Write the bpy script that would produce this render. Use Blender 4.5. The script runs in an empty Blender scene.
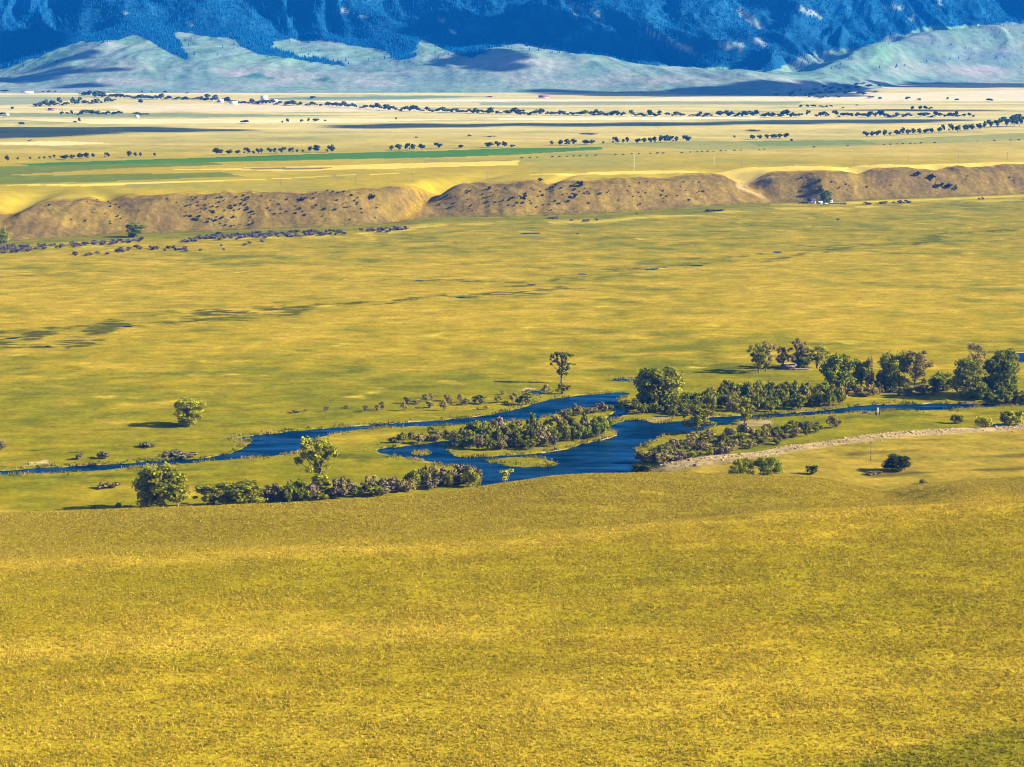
import bpy, math, random
import numpy as np

R = math.radians
sc = bpy.context.scene
COL = sc.collection
random.seed(7)
RNG = np.random.default_rng(11)

# ------------------------------------------------------------------ camera
H, F, W_, H_ = 190.0, 70.0 / 36.0 * 1024, 1024, 767
PITCH = math.atan((383.5 - 47.0) / F)
CP, SP = math.cos(PITCH), math.sin(PITCH)
cam = bpy.data.cameras.new('camera')
cam.lens, cam.sensor_width, cam.sensor_fit = 70.0, 36.0, 'HORIZONTAL'
cam.clip_start, cam.clip_end = 1.0, 40000.0
camo = bpy.data.objects.new('camera', cam)
COL.objects.link(camo)
camo.location = (0, 0, H)
camo.rotation_euler = (math.pi / 2 - PITCH, 0, 0)
sc.camera = camo

def ray(px, py):
    """slope data of the sight line: t = X/Y, s = dZ/dY"""
    px, py = np.asarray(px, float), np.asarray(py, float)
    v = (383.5 - py) / F
    yd = CP + v * SP
    return (px - 512.0) / F / yd, (-SP + v * CP) / yd

def plane(px, py, z=0.0):
    t, s = ray(px, py)
    D = (z - H) / s
    return t * D, D

def project(X, Y, Z):
    d = Y * CP + (H - Z) * SP
    u = Y * SP - (H - Z) * CP
    return 512 + F * X / d, 383.5 - F * u / d

def ppm(Y, z):
    return F / (Y * CP + (H - z) * SP)

# ------------------------------------------------------------------ noise
_perm = np.random.default_rng(5).permutation(4096)
_grad = np.random.default_rng(6).uniform(0, 2 * np.pi, 4096)
_gx, _gy = np.cos(_grad), np.sin(_grad)

def noise(x, y, seed=0):
    x = np.asarray(x, float) + seed * 17.31
    y = np.asarray(y, float) + seed * 9.77
    xi, yi = np.floor(x).astype(np.int64), np.floor(y).astype(np.int64)
    xf, yf = x - xi, y - yi
    u, v = xf * xf * xf * (xf * (xf * 6 - 15) + 10), yf * yf * yf * (yf * (yf * 6 - 15) + 10)
    def g(ix, iy, dx, dy):
        h = _perm[(_perm[ix & 4095] + iy) & 4095]
        return _gx[h] * dx + _gy[h] * dy
    a = g(xi, yi, xf, yf); b = g(xi + 1, yi, xf - 1, yf)
    c = g(xi, yi + 1, xf, yf - 1); d = g(xi + 1, yi + 1, xf - 1, yf - 1)
    return 1.5 * ((a + (b - a) * u) + ((c + (d - c) * u) - (a + (b - a) * u)) * v)

def fbm(x, y, oct=4, seed=0, gain=.5):
    s, a, n = 0.0, 1.0, 0.0
    for k in range(oct):
        s = s + a * noise(x * 2 ** k, y * 2 ** k, seed + k * 3)
        n += a; a *= gain
    return s / n

def ridged(x, y, oct=4, seed=0):
    s, a, n = 0.0, 1.0, 0.0
    for k in range(oct):
        s = s + a * (1 - np.abs(noise(x * 2 ** k, y * 2 ** k, seed + k * 5)) * 1.6)
        n += a; a *= .5
    return s / n

def sstep(a, b, x):
    t = np.clip((x - a) / (b - a), 0, 1)
    return t * t * (3 - 2 * t)

# ------------------------------------------------------------------ terrain control curves
class Curve:
    def __init__(s, t, D, z):
        o = np.argsort(t)
        s.t, s.D, s.z = np.asarray(t, float)[o], np.asarray(D, float)[o], np.asarray(z, float)[o]
        s.sig = None
    def soft(s, sig):                    # round the corners of the curve
        s.sig = sig
        return s
    def at(s, t):
        if s.sig:
            g = np.linspace(-1.6, 1.6, 6401)
            k = int(4 * s.sig / .0005) + 1
            w = np.exp(-.5 * (np.arange(-k, k + 1) * .0005 / s.sig) ** 2); w /= w.sum()
            f = lambda v: np.convolve(np.pad(np.interp(g, s.t, v), k, mode='edge'), w, mode='valid')
            s.t, s.D, s.z, s.sig = g, f(s.D), f(s.z), None
        return np.interp(t, s.t, s.D), np.interp(t, s.t, s.z)

def c_px(px, py, D):                     # curve seen at pixels, at the given distances
    px = np.asarray(px, float)
    D = np.broadcast_to(np.asarray(D, float), px.shape)
    t, s = ray(px, py)
    return Curve(t, D, H + D * s)

def c_shift(c, dD, z):
    return Curve(c.t, c.D + dD, np.broadcast_to(np.asarray(z, float), c.t.shape))

def bench(D):
    return 34 + np.clip(D - 2100, 0, None) * .005

CX = [-300, 0, 100, 200, 300, 400, 470, 520, 560, 600, 640, 700, 760, 820, 870, 888, 905, 960, 1024, 1300]
CY = [520, 514, 511, 507.5, 503.5, 497, 491, 485.5, 480.5, 477, 475, 474.5, 476.5, 479, 485, 490, 487, 481, 477.5, 475]
CD = [640, 640, 640, 640, 645, 650, 655, 660, 665, 670, 675, 680, 685, 690, 695, 690, 700, 705, 710, 715]
crest = c_px(CX, CY, CD)
brink = c_px([-300, 0, 256, 512, 640, 768, 868, 1024, 1300], [572, 564, 554, 540, 530, 517, 513, 503, 498],
             [515, 520, 525, 535, 545, 555, 560, 565, 570])
dip = Curve(brink.t, brink.D + 38, brink.z - np.array([5.8, 5.8, 5.8, 6.2, 7, 8, 9.5, 11, 11]))
bottom = c_px([-400, 512, 1400], [767, 767, 767], 360)
nearc = Curve([-3, 3], [20, 20], [84, 84])
_t = crest.t
terr = sstep(0.055, 0.10, _t) * 5.0      # terrace height on the right
back = Curve(_t, crest.D + 115, np.where(terr > 0, terr + 1.5, .6))
back2 = Curve(_t, crest.D + 170, terr)
SX = [640, 670, 700, 760, 800, 850, 900, 960, 1024, 1300]
SY = [476, 470, 465, 452, 444.5, 437.5, 432, 428, 424.5, 415]
_sx, _sD = plane(SX, SY, 5.0)
bank_t = np.concatenate([[-3, .04], _sx / _sD])
bank_D = np.concatenate([[905, 905], np.maximum(_sD, 890)])
bank = Curve(bank_t, bank_D, sstep(.055, .10, bank_t) * 5)
bankfoot = Curve(bank_t, bank_D + 22, bank_t * 0)
TX = [-300, 0, 100, 150, 256, 350, 400, 418, 430, 512, 600, 700, 760, 800, 820, 870, 930, 1024, 1300]
TY = [247, 242, 236, 234, 229.5, 227, 222.5, 220, 217.5, 217, 214, 207, 203.5, 202, 203, 200, 198, 194, 188]
_x, _D = plane(TX, TY, 0.0)
toe = Curve(_x / _D, _D, _D * 0)
FX = [-300, 0, 250, 500, 600, 720, 800, 870, 900, 1024, 1300]
FY = [93, 93, 93, 92.5, 92.5, 95, 96, 90, 84.5, 82.5, 82]
_tt, _ss = ray(FX, FY)
_D = (H - 23.5) / (.005 - _ss)
foot = Curve(_tt, _D, bench(_D))
# far hills: stations of (px, [(D, py) x 5])   F1 grass shoulder, F2, F3, M1 picture top, M2 summit
FAR = {
 -300: [(7000, 84), (7300, 72), (7600, 50), (8000, 0), (9300, -110)],
    0: [(7000, 70), (7250, 62), (7500, 42), (7900, 0), (9100, -105)],
   60: [(6950, 50), (7200, 44), (7450, 32), (7900, 0), (9000, -105)],
  120: [(6900, 41), (7150, 37), (7400, 29), (7850, 0), (9000, -100)],
  180: [(6900, 46), (7150, 38), (7400, 29), (7800, 0), (9000, -95)],
  240: [(6900, 48), (7150, 42), (7400, 31), (7800, 0), (9000, -100)],
  300: [(6900, 53), (7150, 43), (7400, 31), (7800, 0), (9000, -105)],
  370: [(6900, 57), (7150, 50), (7400, 35), (7850, 0), (9000, -105)],
  440: [(6900, 54), (7100, 52), (7400, 35), (7850, 0), (9050, -100)],
  512: [(6850, 46), (7050, 50), (7350, 38), (7900, 0), (9100, -95)],
  580: [(6800, 55), (7000, 61), (7300, 45), (7950, 0), (9150, -95)],
  650: [(6700, 65), (6900, 70), (7250, 55), (8000, 0), (9200, -90)],
  725: [(6600, 67), (6800, 73), (7250, 60), (8100, 0), (9250, -90)],
  765: [(6400, 73), (6700, 76), (7250, 63), (8150, 0), (9300, -90)],
  800: [(6300, 84), (6800, 76), (7300, 65), (8200, 0), (9300, -85)],
  835: [(6700, 80), (7200, 66), (7550, 54), (8350, 0), (9400, -82)],
  865: [(7150, 74), (7600, 52), (7850, 47), (8600, 0), (9550, -80)],
  890: [(7500, 63), (7900, 38), (8150, 42), (8800, 0), (9700, -75)],
  930: [(7700, 57), (8080, 29), (8330, 36), (8950, 0), (9850, -75)],
 1024: [(7850, 53), (8200, 24), (8450, 31), (9000, 0), (9900, -80)],
 1300: [(7900, 54), (8250, 22), (8500, 29), (9000, 0), (9900, -80)],
}
_px = sorted(FAR)
far_curves = []
for k in range(5):
    far_curves.append(c_px(_px, [FAR[p][k][1] for p in _px], [FAR[p][k][0] for p in _px]))
summit = far_curves[-1]
tail = Curve(summit.t, summit.D + 500, summit.z - 60)
for _c in [crest, brink, dip, back, back2, bank, bankfoot]: _c.soft(.004)
toe.soft(.003)
for _c in far_curves + [tail]: _c.soft(.011)
foot.soft(.006)
for _c in [crest, brink, dip, back, back2, bank, bankfoot, toe, foot, tail] + far_curves: _c.at(0.0)
CURVES = [nearc, bottom, brink, dip, crest, back, back2, bank, bankfoot, toe,
          c_shift(toe, 12, 3.0), c_shift(toe, 58, 30.5), c_shift(toe, 84, 34.0), c_shift(toe, 400, 35.5),
          Curve(toe.t, toe.D + 1500, bench(toe.D + 1500)), foot] + far_curves + [tail]

SPURS = [  # explicit mountain spurs: (px, D) top, (px, D) bottom, height, width
    ((520, 8300), (775, 7250), 75, 190), ((700, 8700), (868, 7650), 70, 190), ((300, 8400), (425, 7100), 55, 150),
    ((60, 8500), (160, 7200), 45, 160), ((170, 8400), (245, 7100), 45, 140), ((-60, 8300), (40, 7200), 55, 200),
    ((380, 8500), (500, 7400), 50, 170), ((880, 9400), (960, 8700), 70, 220), ((600, 8900), (700, 8000), 50, 160)]

def hz(X, Y, detail=True):
    X, Y = np.broadcast_arrays(np.asarray(X, float), np.asarray(Y, float))
    shp = X.shape
    X, Y = X.ravel(), Y.ravel()
    out = np.empty(X.size)
    for a in range(0, X.size, 150000):
        out[a:a + 150000] = _hz(X[a:a + 150000], Y[a:a + 150000], detail)
    return out.reshape(shp)

def _hz(X, Y, detail):
    Yc = np.maximum(Y, 20.0)
    t = np.clip(X / Yc, -3, 3)
    K = len(CURVES)
    D = np.empty((K, X.size)); Z = np.empty((K, X.size))
    for k, c in enumerate(CURVES):
        D[k], Z[k] = c.at(t)
        if k:
            D[k] = np.maximum(D[k], D[k - 1] + 2.0)
    h = np.diff(D, axis=0); dl = np.diff(Z, axis=0) / h
    m = np.zeros_like(D)
    same = dl[:-1] * dl[1:] > 0
    w1, w2 = 2 * h[1:] + h[:-1], h[1:] + 2 * h[:-1]
    with np.errstate(divide='ignore', invalid='ignore'):
        mm = (w1 + w2) / (w1 / dl[:-1] + w2 / dl[1:])
    m[1:-1] = np.where(same, mm, 0.0)
    m[0], m[-1] = dl[0], dl[-1]
    idx = np.clip((D <= Yc).sum(0) - 1, 0, K - 2)
    ar = np.arange(X.size)
    h_ = h[idx, ar]
    u = np.clip((Yc - D[idx, ar]) / h_, 0, 1)
    z = ((1 + 2 * u) * (1 - u) ** 2 * Z[idx, ar] + u * (1 - u) ** 2 * h_ * m[idx, ar]
         + u * u * (3 - 2 * u) * Z[idx + 1, ar] + u * u * (u - 1) * h_ * m[idx + 1, ar])
    if not detail:
        return z
    Dt, Df = D[9], D[15]
    Dcr = D[4]
    # foreground undulation
    wf = 1 - sstep(-60, 60, Yc - Dcr - 20)
    for bx, by, hh, wx, wy in ((.222 * 660, 655, 3.2, 20, 24), (.15 * 640, 640, 2.4, 26, 20), (.03 * 655, 650, 2.6, 32, 24), (-.12 * 600, 600, 2.2, 38, 20), (-.2 * 560, 575, -1.5, 30, 16), (.190 * 672, 672, -3.0, 12, 34), (.09 * 600, 605, -1.8, 22, 20)):
        z = z + hh * np.exp(-((X - bx) / wx) ** 2 - ((Y - by) / wy) ** 2)
    z = z + wf * (fbm(X / 70, Y / 45, 3, 1) * 1.0 + noise(X / 14, Y / 10, 2) * .22)
    # terrace and plain
    wp = sstep(0, 80, Yc - Dcr - 60) * (1 - sstep(-60, 0, Yc - Dt))
    z = z + wp * fbm(X / 60, Y / 60, 3, 3) * .35
    wt = wp * sstep(.06, .11, t) * (1 - sstep(0, 30, Yc - D[7]))
    z = z + wt * fbm(X / 55, Y / 38, 3, 8) * 1.3
    # bluff: gullies and spurs
    s = Yc - Dt
    wb = sstep(0, 15, s) * (1 - sstep(75, 150, s))
    g = ridged(X / 85 + noise(X / 150, Y / 150, 31) * .5, Y * .004, 3, 4)
    z = z + wb * (g - .75) * 6.0
    wtop = sstep(50, 85, s) * (1 - sstep(100, 300, s))
    z = z + wtop * fbm(X / 90, Y / 90, 2, 14) * 2.4
    for (gx, gd, wd, depth) in GULLY:
        tx = t - gx - (s - 50) * gd
        z = z - depth * np.exp(-(tx / wd) ** 2) * sstep(-5, 60, s) * (1 - sstep(70, 260, s))
    # bench
    wn = sstep(60, 300, s) * (1 - sstep(-300, 100, Yc - Df))
    z = z + wn * fbm(X / 350, Y / 500, 2, 5) * 1.2
    # hills and mountains
    q = Yc - Df
    wh = sstep(50, 700, q)
    z = z + wh * (fbm(X / 330, Y / 420, 4, 6) * 17 + (ridged(X / 230 + noise(X / 400, Y / 400, 35) * .6, Y / 900, 3, 9) - .7) * 16)
    wm = sstep(0, 500, Yc - D[17] - 50)
    z = z + wm * (ridged(X / 520 + Y / 1500 + noise(X / 600, Y / 600, 33) * .4, Y / 1400, 5, 7) - .72) * 190
    for (p0, d0), (p1, d1), A, w in SPURS:
        x0, x1 = (p0 - 512) / F * d0, (p1 - 512) / F * d1
        dx, dy = x1 - x0, d1 - d0
        L2 = dx * dx + dy * dy
        k = np.clip(((X - x0) * dx + (Y - d0) * dy) / L2, 0, 1)
        d = np.hypot(X - x0 - k * dx, Y - d0 - k * dy)
        z = z + sstep(0, 250, q) * A * np.maximum(0, 1 - d / w) * (1 - .65 * k)
    return z

GULLY = [((420 - 512) / F, 2.2e-4, .0100, 17), ((756 - 512) / F, -1.8e-4, .0095, 16), ((866 - 512) / F, -1.0e-4, .0055, 6),
         ((118 - 512) / F, -1.0e-4, .006, 4), ((2 - 512) / F, 1.5e-4, .012, 12), ((545 - 512) / F, 1e-4, .004, 4)]

_march = np.concatenate([np.linspace(280, 1400, 280), np.linspace(1405, 2800, 240), np.geomspace(2810, 9800, 420)])

def hit(px, py):
    """first point of the terrain on the sight line through a pixel of the photograph"""
    t, s = ray(px, py)
    d = H + _march * s - hz(t * _march, _march)
    i = np.argmax(d < 0)
    if d[i] >= 0:
        i = len(_march) - 1
    a, b = _march[max(i - 1, 0)], _march[i]
    fr = np.linspace(a, b, 12)
    dd = H + fr * s - hz(t * fr, fr)
    j = np.argmax(dd < 0) if (dd < 0).any() else 11
    D = fr[j]
    return float(t * D), float(D), float(hz(t * D, D))

# ------------------------------------------------------------------ polygons
def smooth_poly(P, it=2):
    P = np.asarray(P, float)
    for _ in range(it):
        Q = np.roll(P, -1, 0)
        P = np.stack([.75 * P + .25 * Q, .25 * P + .75 * Q], 1).reshape(-1, 2)
    return P

def inside(P, X, Y):
    r = np.zeros(X.shape, bool)
    n = len(P)
    for i in range(n):
        x0, y0 = P[i]; x1, y1 = P[(i + 1) % n]
        if y0 == y1: continue
        c = ((y0 > Y) != (y1 > Y)) & (X < (x1 - x0) * (Y - y0) / (y1 - y0) + x0)
        r ^= c
    return r

def dist_line(P, X, Y, closed=True):
    d = np.full(X.shape, 1e9)
    n = len(P)
    for i in range(n if closed else n - 1):
        x0, y0 = P[i]; x1, y1 = P[(i + 1) % n]
        dx, dy = x1 - x0, y1 - y0
        L2 = dx * dx + dy * dy + 1e-9
        k = np.clip(((X - x0) * dx + (Y - y0) * dy) / L2, 0, 1)
        np.minimum(d, (X - x0 - k * dx) ** 2 + (Y - y0 - k * dy) ** 2, out=d)
    return np.sqrt(d)

def sdf(P, X, Y):
    d = dist_line(P, X, Y)
    return np.where(inside(P, X, Y), -d, d)

def px_poly(L, z=0.0, it=1):
    L = np.asarray(L, float)
    x, y = plane(L[:, 0], L[:, 1], z)
    return smooth_poly(np.stack([x, y], 1), it)

RIV_OUT = [px_poly(p) for p in [
    # main stem from the left, north channel up to the east end
    [(-120, 473), (0, 470.3), (39, 467.6), (78, 465.6), (117, 464), (156, 460.5), (200, 458.6), (219, 455.3), (239, 450.8),
     (249, 445.5), (252, 439.5), (248, 437.6), (232, 439), (232, 438.2), (250, 436), (259, 434.7), (298, 430.4), (333, 427.5), (356, 426), (376, 424.6),
     (399, 423), (428, 420.7), (457, 418.6), (487, 415.3), (506, 411.4), (524, 407.4), (535, 402.6), (557, 398.3), (571, 396.3),
     (598, 393.8), (621, 391.8), (630, 393.5), (619, 397), (616, 402.6), (617, 406), (628, 410.5), (628, 413), (610, 419), (601, 422.5),
     (615, 425), (620, 420.8), (641, 419.2), (657, 423.5), (670, 421.5), (684, 420.2), (711, 416.8), (737, 415.6), (752, 414.8), (774, 413.6), (805, 412),
     (825, 410), (840, 408), (858, 405.4), (880, 404), (912, 403.6), (948, 403), (970, 404), (1020, 403.2), (1100, 402), (1100, 404),
     (1020, 404.8), (962, 406.8), (939, 409.4), (881, 409.6), (867, 411), (827, 413), (797, 415.8), (752, 417.8), (737, 420.7),
     (713, 425.6), (696, 431), (684, 432), (665, 434), (649, 441), (633, 449.5), (641, 455.3), (640, 466), (632, 474), (650, 492), (480, 496), (481, 481.7),
     (477, 467), (444, 463.2), (422, 459.3), (399, 455.3), (377, 451.4), (377, 449.5), (389, 447), (418, 444.6), (438, 440.7), (466, 439.2), (470, 442),
     (450, 444), (442, 446.6), (449, 453.4), (457, 457.3), (485, 457), (516, 454.4), (540, 453), (567, 449.5), (585, 442.6), (608, 438.7),
     (621, 433.8), (608, 428.2), (590, 426), (588, 422), (604, 417.8), (614, 414.3), (616, 409.4), (610, 406.5), (598, 405.5), (575, 407.5),
     (553, 414.3), (540, 417.2), (520, 420), (496, 420.5), (457, 424), (408, 426.2), (373, 427.6), (352, 429.6), (335, 433), (318, 436.5), (309, 440),
     (303, 448.4), (296, 452.5), (278, 454.7), (239, 458.2), (200, 461.7), (141, 466.4), (117, 468.4), (78, 470.7), (39, 472.7), (0, 474.2), (-120, 477)],
    [(1012, 353), (1030, 352), (1060, 353), (1060, 362), (1022, 362.3), (1014, 359)],
    [(526, 392), (535, 390.6), (542, 391), (541, 393.6), (532, 394)],
    [(990, 424.4), (996, 423.2), (1003, 423.6), (1001, 426), (993, 426.3)],
    [(612, 379.4), (622, 378.6), (634, 378.7), (640, 379.6), (630, 380.8), (616, 380.6)],
]]
RIV_ISL = [px_poly(p) for p in [
    [(410, 452), (416, 450), (432, 451), (434, 453), (424, 455.3), (412, 454.6)],
    [(482, 460), (496, 457.5), (520, 456.2), (540, 457), (555, 461), (561, 463.5), (552, 466.5), (530, 467.2), (510, 465.8), (492, 462)],
]]

def river_sdf(X, Y):
    d = sdf(RIV_OUT[0], X, Y)
    for P in RIV_OUT[1:]:
        d = np.minimum(d, sdf(P, X, Y))
    for P in RIV_ISL:
        d = np.maximum(d, -sdf(P, X, Y))
    return d + noise(X / 11, Y / 16, 43) * 1.2 + noise(X / 5, Y / 9, 41) * 1.1 + noise(X / 1.9, Y / 4, 42) * .5

# ------------------------------------------------------------------ colours of the ground (albedo)
def mixc(a, b, w):
    w = np.clip(w, 0, 1)[..., None]
    return a * (1 - w) + np.asarray(b, float) * w

C_GREEN, C_LIME = np.array((.120, .115, .004)), np.array((.190, .158, .003))
C_GOLD, C_TAN, C_STRAW = np.array((.325, .215, .014)), np.array((.40, .255, .040)), np.array((.50, .345, .080))
C_WET, C_SEDGE_SHADE = np.array((.078, .070, .003)), np.array((.095, .098, .002))  # sedge green also serves the painted bank shade
C_SAND = np.array((.44, .31, .14))

def hill_color(X, Y):
    t = X / Y
    z = hz(X, Y, False)
    px, py = project(X, Y, z)
    st = fbm(X / 60, Y / 22, 4, 51)
    fine = fbm(X / 9, Y / 9, 3, 52)
    c = mixc(np.broadcast_to(np.array((.235, .185, .006)), X.shape + (3,)), np.array((.330, .235, .022)), .5 + st * .9)
    # pale dry-grass bands
    def band(xs, ys, w, x0=-9e9, x1=9e9):
        yy = np.interp(px, xs, ys)
        return np.exp(-((py - yy + st * 6) / w) ** 2) * sstep(x0 - 60, x0 + 60, px) * (1 - sstep(x1 - 90, x1 + 90, px))
    b = band([0, 250, 590], [652, 634, 622], 13, -500, 540)
    b = b + 1.0 * band([0, 256, 512, 768, 1024], [565, 556, 541, 518, 504], 5)
    b = b + .4 * band([0, 1024], [725, 745], 30) + .5 * band([500, 1024], [700, 672], 26, 480)
    c = mixc(c, np.array((.40, .285, .048)), b * .8 + fine * .2)
    far = sstep(0, 25, np.interp(t, brink.t, brink.D) * 0 + Y - np.interp(t, brink.t, brink.D))
    c = mixc(c, np.array((.215, .165, .022)), far * (.70 + fine * .5 + st * .5) * (1 - .8 * b))
    g = band([0, 400, 700, 1024], [592, 585, 575, 560], 16) + band([500, 800, 1024], [622, 612, 598], 10, 480)
    c = mixc(c, np.array((.225, .185, .006)), g * .5)
    # greener corner
    k = sstep(-6, 6, py - np.interp(px, [790, 1024, 1300], [772, 722, 664]))
    c = mixc(c, C_GREEN * 1.1, k * .75)
    return c * np.array((1.22, 1.175, .58)) * (1 + fine * .18)[..., None]

WET = [  # dark wet hollows in the meadow: (pixel polyline, width m, strength)
    ([(-20, 332), (20, 337), (50, 333), (95, 331), (110, 325)], 26, 1.0), ([(-10, 345), (30, 347), (75, 346), (90, 341)], 16, 1.0),
    ([(120, 327), (150, 324), (205, 320), (215, 316)], 12, .9), ([(185, 313), (215, 311), (240, 313), (280, 308)], 22, 1.0),
    ([(190, 318), (240, 319), (275, 317), (320, 305)], 12, .8), ([(300, 308), (330, 304), (390, 302), (440, 296), (520, 294), (555, 290)], 11, .85),
    ([(395, 280), (430, 280), (480, 281), (540, 283), (580, 275)], 11, .75), ([(460, 298), (500, 292), (545, 293)], 12, .8),
    ([(520, 287), (560, 288), (590, 291)], 14, .7), ([(615, 270), (650, 268), (690, 265), (705, 264)], 12, .8), ([(680, 259), (720, 258), (745, 256), (770, 253)], 10, .7),
    ([(760, 262), (800, 255), (850, 247), (850, 246)], 9, .7), ([(800, 247), (850, 246), (910, 243), (940, 236)], 14, .7),
    ([(905, 245), (935, 241), (945, 234), (1024, 229)], 13, .8), ([(995, 240), (1040, 238)], 10, .6), ([(-10, 277), (50, 275), (80, 271)], 9, .5),
    ([(860, 235), (1024, 226)], 9, .4), ([(180, 283), (195, 279)], 8, .4), ([(975, 359), (1000, 357)], 5, .3),
    ([(600, 240), (690, 233)], 9, .3), ([(30, 262), (140, 258), (200, 262)], 10, .35), ([(250, 262), (400, 268)], 10, .25),
    ([(985, 352), (1100, 352)], 5, .8), ([(150, 388), (330, 382), (400, 377)], 6, .2), ([(100, 431), (180, 424)], 5, .35),
    ([(20, 450), (75, 452)], 2.5, .9), ([(160, 441), (240, 438)], 3, .5), ([(240, 423), (300, 420)], 6, .5), ([(180, 437), (60, 455)], 4, .3)]
WET = [(np.stack(plane(*np.array(p, float).T), 1), w * .72, s) for p, w, s in WET]
SEDGE_SHADE = [[(0, 477), (60, 474), (140, 471), (205, 468), (230, 470), (140, 476), (0, 481)],  # shade along the south bank, painted into the ground as dark green
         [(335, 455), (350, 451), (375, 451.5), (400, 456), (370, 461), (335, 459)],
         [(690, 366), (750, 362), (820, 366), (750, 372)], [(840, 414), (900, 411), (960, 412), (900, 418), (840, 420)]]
SEDGE_SHADE = [px_poly(p) for p in SEDGE_SHADE]
PALE = [px_poly(p) for p in [[(28, 464.5), (40, 461), (47, 459.8), (49, 461.5), (42, 463.8), (30, 466)],
                             [(520, 390), (530, 387.5), (540, 388), (531, 391)]]]
PALE2 = [px_poly(p, 0) for p in [[(640, 421), (652, 416.5), (668, 416), (672, 419), (655, 422.5)], [(590, 421), (598, 417), (604, 418), (596, 424)],
                                 [(735, 423), (750, 418), (775, 420), (765, 425), (745, 426)]]]

def plain_color(X, Y):
    t = X / Y
    Dt, _ = toe.at(t)
    a = fbm(X / 150, Y / 110, 4, 61)
    b = fbm(X / 34, Y / 30, 4, 62) * 1.15
    f = fbm(X / 14, Y / 9, 4, 63) * 1.15
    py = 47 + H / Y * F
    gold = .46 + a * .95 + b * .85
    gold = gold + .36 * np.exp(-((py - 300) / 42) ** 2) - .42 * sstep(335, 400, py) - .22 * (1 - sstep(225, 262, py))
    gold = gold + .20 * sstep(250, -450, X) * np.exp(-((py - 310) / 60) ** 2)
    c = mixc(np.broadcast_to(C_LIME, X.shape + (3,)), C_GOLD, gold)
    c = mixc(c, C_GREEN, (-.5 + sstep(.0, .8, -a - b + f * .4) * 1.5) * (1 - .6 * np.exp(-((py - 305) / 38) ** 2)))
    c = mixc(c, C_TAN, (fbm(X / 60, Y / 42, 4, 64) + .25 * np.exp(-((py - 300) / 50) ** 2) - .16) * 2.2)
    c = mixc(c, C_STRAW, (fbm(X / 30, Y / 26, 4, 65) - .34) * 3.0 * (py < 400))
    # green strip and pale streak at the foot of the bluff
    s = Dt - Y
    c = mixc(c, C_SEDGE_SHADE * 1.2, np.exp(-((s - 25) / 28) ** 2) * (.75 + f) * (t < .13))
    c = mixc(c, C_STRAW, np.exp(-((s - 30) / 20) ** 2) * (t > .16) * .9)
    c = mixc(c, C_STRAW, np.exp(-((s - 95) / 25) ** 2) * (fbm(X / 60, Y / 60, 3, 66) > .05) * .7)
    for P, w, k in WET:
        lo, hi = P.min(0) - 4 * w, P.max(0) + 4 * w
        m = (X > lo[0]) & (X < hi[0]) & (Y > lo[1]) & (Y < hi[1])
        if not m.any(): continue
        x, y = X[m], Y[m]
        d = dist_line(P, x + fbm(x / 40, y / 40, 2, 67) * w * 1.3, y + fbm(x / 24, y / 24, 3, 68) * w * 1.8, False)
        n = fbm(x / 20, y / 7.5, 4, 69)
        v = k * np.clip(np.exp(-(d / w) ** 2) * (.70 + n * 4.2), 0, 1)
        c[m] = mixc(mixc(c[m], C_SEDGE_SHADE, v * 1.1), C_WET, (v - .45) * 2.2)
    for P in SEDGE_SHADE:
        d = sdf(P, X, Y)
        c = mixc(c, C_SEDGE_SHADE, sstep(4, -6, d + f * 8) * .85)  # sedge patches together with painted bank shade
    c = c * np.array((.92, .955, .34))
    for P in PALE:
        c = mixc(c, C_SAND * 1.45, sstep(2.5, -1.5, sdf(P, X, Y) + f * 5 + noise(X / 3, Y / 4, 77) * 1.5) * .9)
    for P in PALE2:
        c = mixc(c, C_SAND * .9, sstep(2, -2, sdf(P, X, Y) + f * 5) * .9)
    # terrace on the right and its stony bank
    Db, _ = bank.at(t)
    wt = sstep(.062, .085, t) * (Y < Db + 4)
    tc = mixc(np.broadcast_to(np.array((.27, .20, .024)), X.shape + (3,)), C_TAN * .95, .42 + fbm(X / 40, Y / 26, 4, 70) * 1.3)
    tc = mixc(tc, np.array((.11, .085, .02)), (fbm(X / 50, Y / 18, 3, 71) - .22) * 3.4)
    c = mixc(c, tc * np.array((.84, .86, .5)), wt)
    bs = Y - Db
    wid = np.interp(t, [.07, .09, .13, .26], [16, 13, 11, 8])
    wb = np.exp(-((bs + wid * .4) / wid) ** 4) * sstep(.066, .078, t)
    c = mixc(c, C_SAND * .88, wb * (.92 + noise(X / 1.6, Y / 5, 72) * .6))
    c = mixc(c, C_SAND * .4, wb * (noise(X / 2.2, Y / 7, 73) - .28) * 2.5)
    # banks of the river
    m = (Y > 700) & (Y < 1350)
    if m.any():
        x, y = X[m], Y[m]
        d = river_sdf(x, y)
        cc = c[m]
        cc = mixc(cc, C_LIME * 1.08, np.exp(-((d - 6) / 7) ** 2) * .5)
        nn = fbm(x / 14, y / 18, 3, 75)
        rim = np.exp(-((d - .8) / 1.9) ** 2)
        cc = mixc(cc, C_SAND * .8, rim * sstep(.02, .34, nn) * .85)
        cc = mixc(cc, C_WET * 1.4, rim * sstep(-.05, -.3, nn) * .9)
        cc = mixc(cc, np.array((.03, .035, .02)), sstep(-.2, -1.2, d))
        c[m] = cc
    return c * (1 + f * .30)[..., None]

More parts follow.
